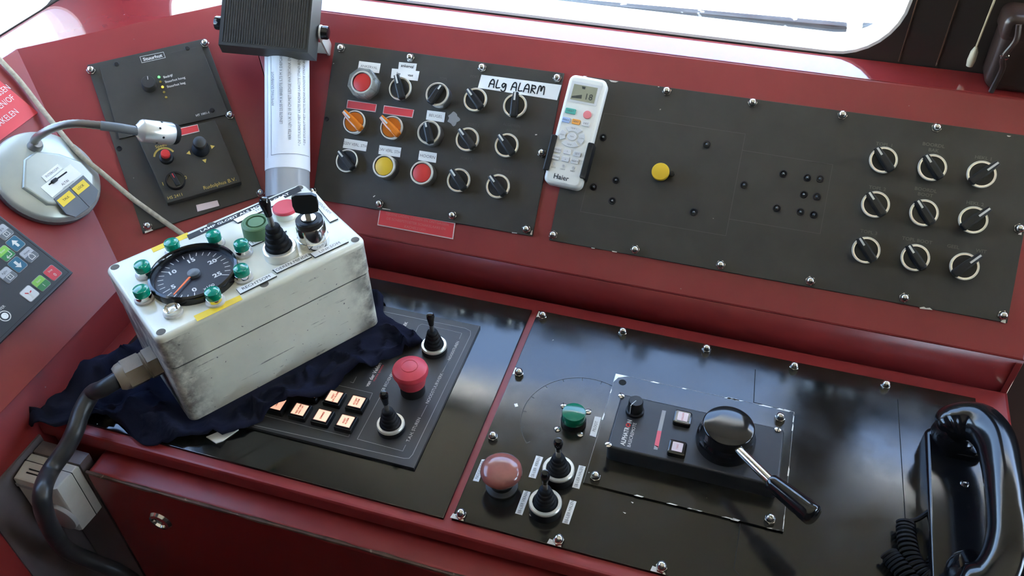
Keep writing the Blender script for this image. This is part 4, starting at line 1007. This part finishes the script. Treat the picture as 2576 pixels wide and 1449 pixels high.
def a3(x, y, h): q = al.px(x, y, h); return V((q.x, q.y, h))
l0, l1, l2 = a3(1858, 1132, BH + .022), a3(1940, 1212, BH + .027), a3(2038, 1290, BH + .032)
loc0 = T(-HQ.x, -HQ.y, -BH)
MB().tube([loc0 @ (A0 * .5 + l0 * .5), loc0 @ l0, loc0 @ l1, loc0 @ (l1 + (l2 - l1) * .2)], .0048, 20).build('lever', 'chrome', o)
gp = [l1 + (l2 - l1) * t_ for t_ in (-.02, 0, .08, .5, .92, .99, 1.07, 1.12, 1.15)]
MB().tube([loc0 @ g for g in gp], [.0072, .0078, .0080, .0096, .0105, .0107, .0105, .0085, .003], 28).build('grip', 'gloss_plastic', o)

# ---------------------------------------------------------------- telephone
def lp_(x, y, h): q = A.px(x, y, h); return V((q.x - .315, q.y + .17, h - WZ))
ph = thing('telephone', 'glossy black telephone handset lying on its cradle with coiled cord', 'telephone', T(.315, -.17, WZ))
MB().prism(rrect(.066, .215, .010, 4, .009, -.035), 0, .022, .004, seg=3).build('cradle', 'phone_black', ph)
for y in (.055, -.105): MB().prism(rrect(.040, .040, .010, 5, .008, y), .020, .032, .004, seg=3).build('cradle_rest', 'phone_black', ph)
path = [lp_(x, y, z) for x, y, z in ((2364, 1078, .046), (2367, 1076, .047), (2376, 1071, .049), (2395, 1064, .052), (2424, 1060, .057), (2465, 1066, .064), (2502, 1108, .070), (2520, 1180, .074), (2530, 1270, .075), (2534, 1350, .073), (2520, 1420, .068), (2488, 1462, .060), (2440, 1470, .054), (2425, 1470, .050))]
rads = [(.002, .002), (.009, .008), (.0150, .0120), (.0190, .0150), (.0205, .0165), (.0205, .0165), (.0190, .0160), (.0170, .0155), (.0165, .0150), (.0170, .0155), (.0190, .0160), (.021, .016), (.019, .014), (.006, .006)]
sp_ = spline(path, 5); rr2 = []
for i in range(len(sp_)):
    k = min(i // 5, len(rads) - 2); t_ = (i - 5 * k) / 5; a, b = rads[k], rads[k + 1]; rr2.append((a[0] + (b[0] - a[0]) * t_, a[1] + (b[1] - a[1]) * t_))
MB().tube(sp_, rr2, 28, up=(0, 0, 1)).build('handset', 'phone_black', ph)
for p0, nm_ in (((2402, 1090, .040), 'ear_cup'), ((2450, 1440, .045), 'mouth_cup')):
    MB().lathe([(.016, -.014), (.0195, -.011), (.021, -.003), (.019, .006), (0, .010)], 36, M=T(*lp_(*p0)) @ RYm(.35)).build(nm_, 'phone_black', ph)
q = A.px(2427, 1215, .03); MB().lathe([(.0042, 0), (.0036, .0015), (.0012, .0018), (0, .0010)], 16).build('screw', 'chrome', ph, T(q.x - .315, q.y + .17, .026))
def coil(pts, r, turns, wr, n=16):
    base = spline(pts, 12); L_ = len(base); out = []; N = int(turns * n)
    prev = V((0, 0, 1))
    for k in range(N + 1):
        f = k / N * (L_ - 1); i = min(int(f), L_ - 2); p_ = base[i].lerp(base[i + 1], f - i); t_ = (base[i + 1] - base[i]).normalized()
        b_ = t_.cross(V((0, 0, 1))).normalized(); n_ = b_.cross(t_); a = 2 * math.pi * k / n
        out.append(p_ + b_ * (r * math.cos(a)) + n_ * (r * math.sin(a)))
    return MB().tube(out, wr, 6)
def lp(x, y, h): q = A.px(x, y, h); return V((q.x - .315, q.y + .17, h - WZ))
coil([lp(2278, 1318, .012), lp(2282, 1360, .012), lp(2296, 1410, .012), lp(2330, 1452, .012), lp(2352, 1448, .012), lp(2356, 1415, .013), lp(2376, 1392, .016)], .0072, 27, .0021).build('coiled_cord', 'black_rubber', ph)
MB().tube(spline([lp(2278, 1314, .016), lp(2310, 1305, .016), lp(2345, 1280, .020), lp(2352, 1270, .022)], 6), .0024, 8).build('cord_tail', 'black_rubber', ph)
coil([lp(2235, 1395, .010), lp(2262, 1425, .010), lp(2300, 1470, .010)], .0072, 8, .0021).build('coiled_cord', 'black_rubber', ph)

# ---------------------------------------------------------------- pendant control box
bq = [-0.008, -0.0086, 0.9748, -0.4592, -0.3053, 0.008, 0.2438, 0.1492, 0.1279]
Rb = Matrix.Rotation(bq[2], 3, 'Z') @ Matrix.Rotation(bq[0], 3, 'X') @ Matrix.Rotation(bq[1], 3, 'Y')
BO = V(bq[3:6]); BL, BW_, BHt = bq[6:9]
Lf = Fr(BO + Rb @ V((0, 0, BHt)), Rb @ V((1, 0, 0)), Rb @ V((0, 1, 0)))
Mb = Matrix.Translation(BO) @ Rb.to_4x4()
bx = thing('pendant_box', 'white plastic engine control box with rev counter, green lamps and joystick on the navy cloth', 'control box', Mb)
def outline(d): return rrect(BL - 2 * d, BW_ - 2 * d, .010 - d * .5, 5, BL / 2, BW_ / 2)
LIDZ = .081
MB().prism(outline(.0012), 0, LIDZ, 0).build('body', 'box_side', bx)
MB().prism(outline(.0022), LIDZ - .002, LIDZ + .003, 0).build('gasket_seam', 'gap_shade_gasket', bx)
MB().prism(outline(.0006), LIDZ + .0022, BHt - .006, 0).build('lid_skirt', 'box_side', bx)
MB().prism(outline(.0004), BHt - .007, BHt, .0045, seg=4).build('lid', 'box_plastic', bx)
def bpx(x, y, h=0.): q = Lf.px(x, y, h); return V((q.x, q.y))
Z0 = BHt
for p_ in ((.0095, .0095), (.0095, BW_ - .0095), (BL - .0095, .0095), (BL - .0095, BW_ - .0095), (BL / 2, .0075), (BL / 2, BW_ - .0075)):
    MB().lathe([(.0048, .0001), (.0046, .0003), (.0, .0003)], 20).build('screw_hole', 'hole_brown', bx, T(p_[0], p_[1], Z0))
def blamp(x, y, cap=True):
    q = bpx(x, y, .012)
    o = MB().lathe([(.0102, 0), (.0102, .0022), (.0096, .0028), (0, .0028)], 28).build('lamp', 'thermo_white', bx, T(q.x, q.y, Z0))
    MB().lathe([(.0085, .002), (.0083, .0072), (.0074, .0076), (.0072, .003), (0, .003)], 28).build('socket', 'chrome', o)
    if cap: MB().lathe([(.0081, .0070), (.0082, .0142), (.0077, .0153), (.0068, .0150), (.0062, .0154), (.003, .0160), (0, .0161)], 28).build('lens', 'green_cap', o)
    else: MB().lathe([(.0038, .003), (.0038, .0060), (.0024, .0068), (0, .007)], 16).build('bulb_holder', 'bezel', o)
for p_ in ((432, 614), (537, 593), (607, 616), (607, 679), (535, 738), (355, 732), (357, 670)): blamp(*p_)
blamp(428, 766, False)
# rev counter
q = bpx(486, 684, .006); GR = .0468
g = MB().lathe([(GR, 0), (GR * 1.0, .006), (GR * .985, .0085), (GR * .93, .0095), (GR * .885, .0065), (GR * .88, .0015), (0, .0015)], 64).build('rev_counter', 'gloss_plastic', bx, T(q.x, q.y, Z0))
MB().cyl(GR * .88, .0012, .0020, 48).build('dial_face', 'dial_face', g)
gA = bpx(620, 604) - bpx(420, 692); GROT = 0.0
def ga(p_): d = bpx(330 + p_[0] / 5.574, 560 + p_[1] / 5.574, .004) - q; return math.atan2(d.y, d.x), d.length
a25, r25 = ga((1260, 712)); a15, r15 = ga((860, 548)); a5, r5 = ga((520, 920))
tot = (a5 - a25) % (2 * math.pi); step = tot / 20
segs = []; 
for k in range(-1, 21):
    a = a25 + step * k; major = k % 5 == 0; ro = GR * .80
    if k < 0: continue
    ri = ro - (.0075 if major else .005); segs.append([(ro * math.cos(a), ro * math.sin(a)), (ri * math.cos(a), ri * math.sin(a))])
for k in (1, 2, 3, 4, 5):
    a = a5 + step * k; ri = GR * .80 - (.0075 if k == 5 else .005); segs.append([(GR * .8 * math.cos(a), GR * .8 * math.sin(a)), (ri * math.cos(a), ri * math.sin(a))])
lines('tick_marks', segs, .0009, 'white_ink', g, .0020)
tr_ = (a5 + a25) / 2 - math.pi / 2 if a5 > a25 else (a5 + 2 * math.pi + a25) / 2 - math.pi / 2
for s_, k in (('25', 0), ('20', 5), ('15', 10), ('10', 15), ('5', 20), ('0', 25)):
    a = a25 + step * k; r = GR * .54; text(s_, .0088, 'white_ink', g, r * math.cos(a), r * math.sin(a), .0022, 0., .0003, 1.1)
text('x100', .0062, 'white_ink', g, .004, -GR * .62, .0022, 0., .0001); text('1/min', .0045, 'white_ink', g, .004, -GR * .76, .0022)
MB().lathe([(.0068, .002), (.0066, .0055), (.005, .0068), (0, .0070)], 28).build('needle_hub', 'mic_grey', g)
an_, rn_ = ga((675, 930)); 
MB().prism([(.004, -.0012), (GR * .76, -.0006), (GR * .76, .0006), (.004, .0012)], .0040, .0048, M=RZ(an_)).build('needle', 'orange_needle', g, ang=0)
# buttons
q = bpx(643, 556, .018)
o = MB().lathe([(.0172, 0), (.0165, .016), (.0150, .0172), (.0140, .0165), (.0130, .0165), (.0122, .0172), (.0113, .0172), (.0111, .0130), (.0091, .0130), (.0089, .0170), (0, .0172)], 48).build('green_button', 'green_rubber', bx, T(q.x, q.y, Z0))
q = bpx(718, 523, .008)
o = MB().lathe([(.0165, 0), (.0165, .006), (.0158, .0072), (.0148, .0072), (0, .006)], 44).build('stop_button', 'bezel', bx, T(q.x, q.y, Z0))
MB().lathe([(.0150, .006), (.0148, .0092), (.0138, .0102), (.0110, .0098), (0, .0092)], 44).build('cap', 'red_rubber', o)
q = bpx(704, 626, .008)
joystick(bx, q.x, q.y, Z0, 1.26, (-.03, -.03), r=.0185, hc=.0100, collar='bezel', body='bezel')
q = bpx(785, 586, .013)
o = MB().lathe([(.0175, 0), (.0173, .0085), (.0165, .0090), (.0160, .0250), (.0152, .0262), (0, .0262)], 44).build('key_switch', 'chrome', bx, T(q.x, q.y, Z0))
MB().lathe([(.0150, .0255), (.0148, .0318), (.0132, .0335), (.0088, .0335), (.0086, .0315), (0, .0315)], 40).build('collar', 'black_plastic', o)
MB().lathe([(.0085, .031), (.0080, .0345), (0, .0350)], 32).build('barrel', 'chrome', o)
kb = MB().box(-.0011, .0011, -.0030, .0030, .0345, .0455).build('key', 'brushed', o, RZ(-.62) @ RZ(math.pi / 2), 0)
MB().prism(ccw([(-.0125, .0440), (-.0050, .0410), (.0050, .0410), (.0118, .0437), (.0135, .0525), (.0125, .0635), (.0080, .0660), (-.0090, .0660), (-.0135, .0630), (-.0138, .0515)]), -.0026, .0026, .0012, M=RZ(math.pi / 2) @ RX(math.pi / 2)).build('key_head', 'black_plastic', kb)
# labels
def T3(x, y): return (200 + x / 2.3375, 460 + y / 2.3375)
def btag(name, pts, z, th, mat, txt=None, size=.005, ink='ink', rot=0., sx=1., bold=0., base=None):
    qd = ccw([bpx(*T3(*p_), .002) for p_ in pts]); c_ = sum(qd, V((0, 0))) / 4
    o = MB().prism([p_ - c_ for p_ in qd], 0, th).build(name, mat, bx, T(c_.x, c_.y, z), 0)
    if base: MB().prism(inset([p_ - c_ for p_ in qd], -.0003), -.0013, -.0001).build('backing', base, o, T(0, 0, .0001), 0)
    if txt: text(txt, size, ink, o, 0, 0, th + .0001, rot, bold, sx)
    return o
ZL2 = Z0 + .0014
btag('name_plate', ((922, 622), (1128, 527), (1157, 545), (945, 650)), ZL2, .0005, 'white_tag', 'RECHTSOM', .0060, base='ink', sx=1.05)
btag('name_plate', ((1137, 508), (1338, 412), (1363, 432), (1160, 527)), ZL2, .0005, 'white_tag', 'TOEREN MINDER', .0060, base='ink', sx=1.0)
btag('name_plate', ((1357, 413), (1560, 325), (1580, 343), (1385, 435)), ZL2, .0005, 'white_tag', 'LINKSOM', .0060, base='ink', sx=1.05, ink='grey_ink')
btag('name_plate', ((990, 347), (1190, 260), (1215, 280), (1012, 368)), ZL2, .0005, 'white_tag', 'TOEREN MEER', .0060, base='ink')
btag('name_plate', ((905, 215), (1195, 75), (1215, 95), (930, 232)), ZL2, .0005, 'white_tag', 'STOP', .0055, base='ink')
btag('name_plate', ((1340, 65), (1382, 48), (1518, 208), (1472, 228)), ZL2, .0005, 'white_tag', 'GEMEENALARM', .0055, base='ink', rot=-math.pi / 2, ink='grey_ink')
btag('yellow_tape', ((418, 378), (630, 284), (645, 308), (431, 402)), Z0, .0003, 'yellow_tape'); btag('yellow_tape', ((668, 775), (940, 653), (957, 678), (690, 807)), Z0, .0003, 'yellow_tape')
btag('embossed_tape', ((628, 302), (1288, 12), (1304, 40), (642, 327)), Z0 + .0001, .0004, 'ink', 'LAMP GLOEIT ALS MOTOR GAAT', .0058, 'white_tag', sx=1.30, bold=.0001)
# cable gland and cable
gv, gz = .060, .052
gM = T(0, gv, gz) @ RYm(-math.pi / 2)
hexa = lambda r: [(r * math.cos(k * math.pi / 3 + .3), r * math.sin(k * math.pi / 3 + .3)) for k in range(6)]
gl_ = MB().prism(hexa(.0185), -.001, .010, .001, M=gM).build('cable_gland', 'gland_plastic', bx)
MB().lathe([(.0150, .009), (.0158, .011), (.0148, .012), (.0158, .014), (.0150, .016)], 28, M=gM).build('thread', 'gland_plastic', gl_)
MB().prism(hexa(.0182), .0145, .034, .001, M=gM).build('clamp_nut', 'gland_plastic', gl_)
MB().lathe([(.0160, .033), (.0150, .039), (.0125, .043), (0, .043)], 28, M=gM).build('dome', 'gland_plastic', gl_)
Mi = Mb.inverted()
g0 = Mb @ V((-.034, gv, gz)); g1 = Mb @ V((-.058, gv, gz - .003))
FY = lambda y: Fr((0, y, 0), (1, 0, 0), (0, 0, 1))
cp = [g0, g1, A.hit(232, 990, .040), A.hit(205, 1035, .030), A.hit(188, 1085, .022), FY(-.375).hit(165, 1130, 0), FY(-.400).hit(125, 1188, 0), FY(-.432).hit(106, 1245, 0), FY(-.436).hit(120, 1312, 0), FY(-.425).hit(165, 1380, 0), FY(-.412).hit(238, 1414, 0), FY(-.402).hit(310, 1446, 0), FY(-.395).hit(400, 1520, 0), FY(-.39).hit(440, 1640, 0)]
MB().tube([Mi @ p_ for p_ in spline(cp, 8)], .0092, 20).build('cable', 'cable_rubber', bx)

# ---------------------------------------------------------------- navy cloth under the box
outl = [(75, 1072, .004), (120, 1010, .010), (185, 952, .016), (240, 908, .012), (330, 862, .010), (430, 800, .006), (560, 770, .004), (700, 745, .004), (880, 745, .004), (962, 738, .012), (966, 790, .006), (1010, 815, .010), (1050, 838, .012), (1062, 858, .012), (1020, 880, .012),
        (960, 905, .014), (880, 945, .016), (820, 985, .016), (740, 1015, .018), (690, 1032, .016), (640, 1068, .008), (560, 1096, .007), (450, 1108, .006), (375, 1122, .003), (335, 1100, .006), (300, 1062, .010), (270, 1048, .010), (200, 1062, .006), (140, 1078, .005), (90, 1082, .004)]
oc = spline([A.hit(x, y, h) for x, y, h in outl] + [A.hit(*outl[0])], 6)[:-1]
cc0 = V((-.43, -.20, .004)); NR = 40; vs = [cc0]; fs = []; n_ = len(oc)
def inside_box(p_): q = Mi @ p_; return min(min(q.x, BL - q.x), min(q.y, BW_ - q.y))
for k in range(1, NR + 1):
    s_ = k / NR
    for i, o_ in enumerate(oc):
        p_ = cc0.lerp(o_, s_); f = 2 * noise.noise(V((p_.x * 22, p_.y * 30, 1.7))) + noise.noise(V((p_.x * 60, p_.y * 46, 5.1)))
        rdg = abs(noise.noise(V((p_.x * 16 + p_.y * 20, p_.y * 9 - p_.x * 7, 3.3))))
        rd2 = abs(noise.noise(V((p_.x * 34 - p_.y * 12, p_.y * 30 + p_.x * 20, 8.3))))
        z = o_.z * (s_ ** 1.5) + .005 + .0035 * f + .013 * max(0, 1 - rdg * 5) + .006 * max(0, 1 - rd2 * 6)
        e = min(1, (1 - s_) * 7); z = .0095 + (z - .0095) * e if False else z
        d = inside_box(p_)
        w_ = max(0, min(1, (d + .018) / .018)); z = z * (1 - w_) + .0065 * w_
        if s_ > .96: z -= (.004 + o_.z * .35) * ((s_ - .96) / .04)
        if p_.x > -.462 and -.296 < p_.y < -.066: z = max(z, .0082)
        vs.append(V((p_.x, p_.y, max(z, .0042))))
for i in range(n_): fs.append((0, 1 + i, 1 + (i + 1) % n_))
for k in range(NR - 1):
    for i in range(n_): a = 1 + k * n_ + i; b = 1 + k * n_ + (i + 1) % n_; fs.append((a, a + n_, b + n_, b))
co_ = MB().add(vs, fs).build('cloth', 'navy_cloth', ang=0)
for f_ in co_.data.polygons: f_.use_smooth = True
sm = co_.modifiers.new('thick', 'SOLIDIFY'); sm.thickness = .0012; sm.offset = 1
tag(co_, 'crumpled navy blue cloth spread under the white control box', 'cloth')
q = [A.px(x, y, .0045) for x, y in ((518, 1098), (585, 1070), (600, 1080), (560, 1108), (543, 1114))]; cq = sum(q, V((0, 0))) / 5
cd = MB().prism([p_ - cq for p_ in ccw(q)], 0, .0012, .0003).build('plastic_card', 'white_tag', None, T(cq.x, cq.y, .0031)); tag(cd, 'white plastic card corner sticking out from under the navy cloth', 'card')

# ---------------------------------------------------------------- right background: pull cord, leather seat
pc = thing('blind_cord', 'pale blind cord ending in an ivory tassel before the dark pillar', 'cord', T(.283, Y1 - .012, .2815))
MB().tube([(0, 0, 0), (.001, 0, .05), (.002, 0, .36)], .0012, 8).build('string', 'cord_beige', pc)
MB().lathe([(0, -.022), (.0035, -.021), (.0046, -.014), (.0040, -.004), (.0018, .002), (0, .003)], 16).build('tassel', 'tassel', pc)
MB().box(-.002, .006, -.001, .012, .355, .362).build('hook', 'cord_beige', pc, ang=0)
ls = thing('leather_bag', 'brown leather bag with shiny strap standing on the sill right of the pillar', 'bag', T(.366, .226, ZT))
MB().prism(rrect(.138, .084, .014, 6, 0, .042), -.018, .018, .010, seg=4, M=RX(math.pi / 2)).build('body', 'leather', ls)
MB().prism(rrect(.142, .030, .010, 5, 0, .072), -.020, .019, .008, seg=4, M=RX(math.pi / 2)).build('flap', 'leather', ls)
MB().tube(spline([(-.060, -.022, .002), (-.058, -.023, .03), (-.062, -.026, .045), (-.056, -.024, .064), (-.058, -.020, .080)], 6), .003, 8).build('strap', 'leather', ls)
MB().lathe([(.0045, 0), (.0042, .003), (.002, .0045), (0, .005)], 16, M=T(-.061, -.024, .046) @ RX(math.pi / 2)).build('stud', 'chrome', ls)
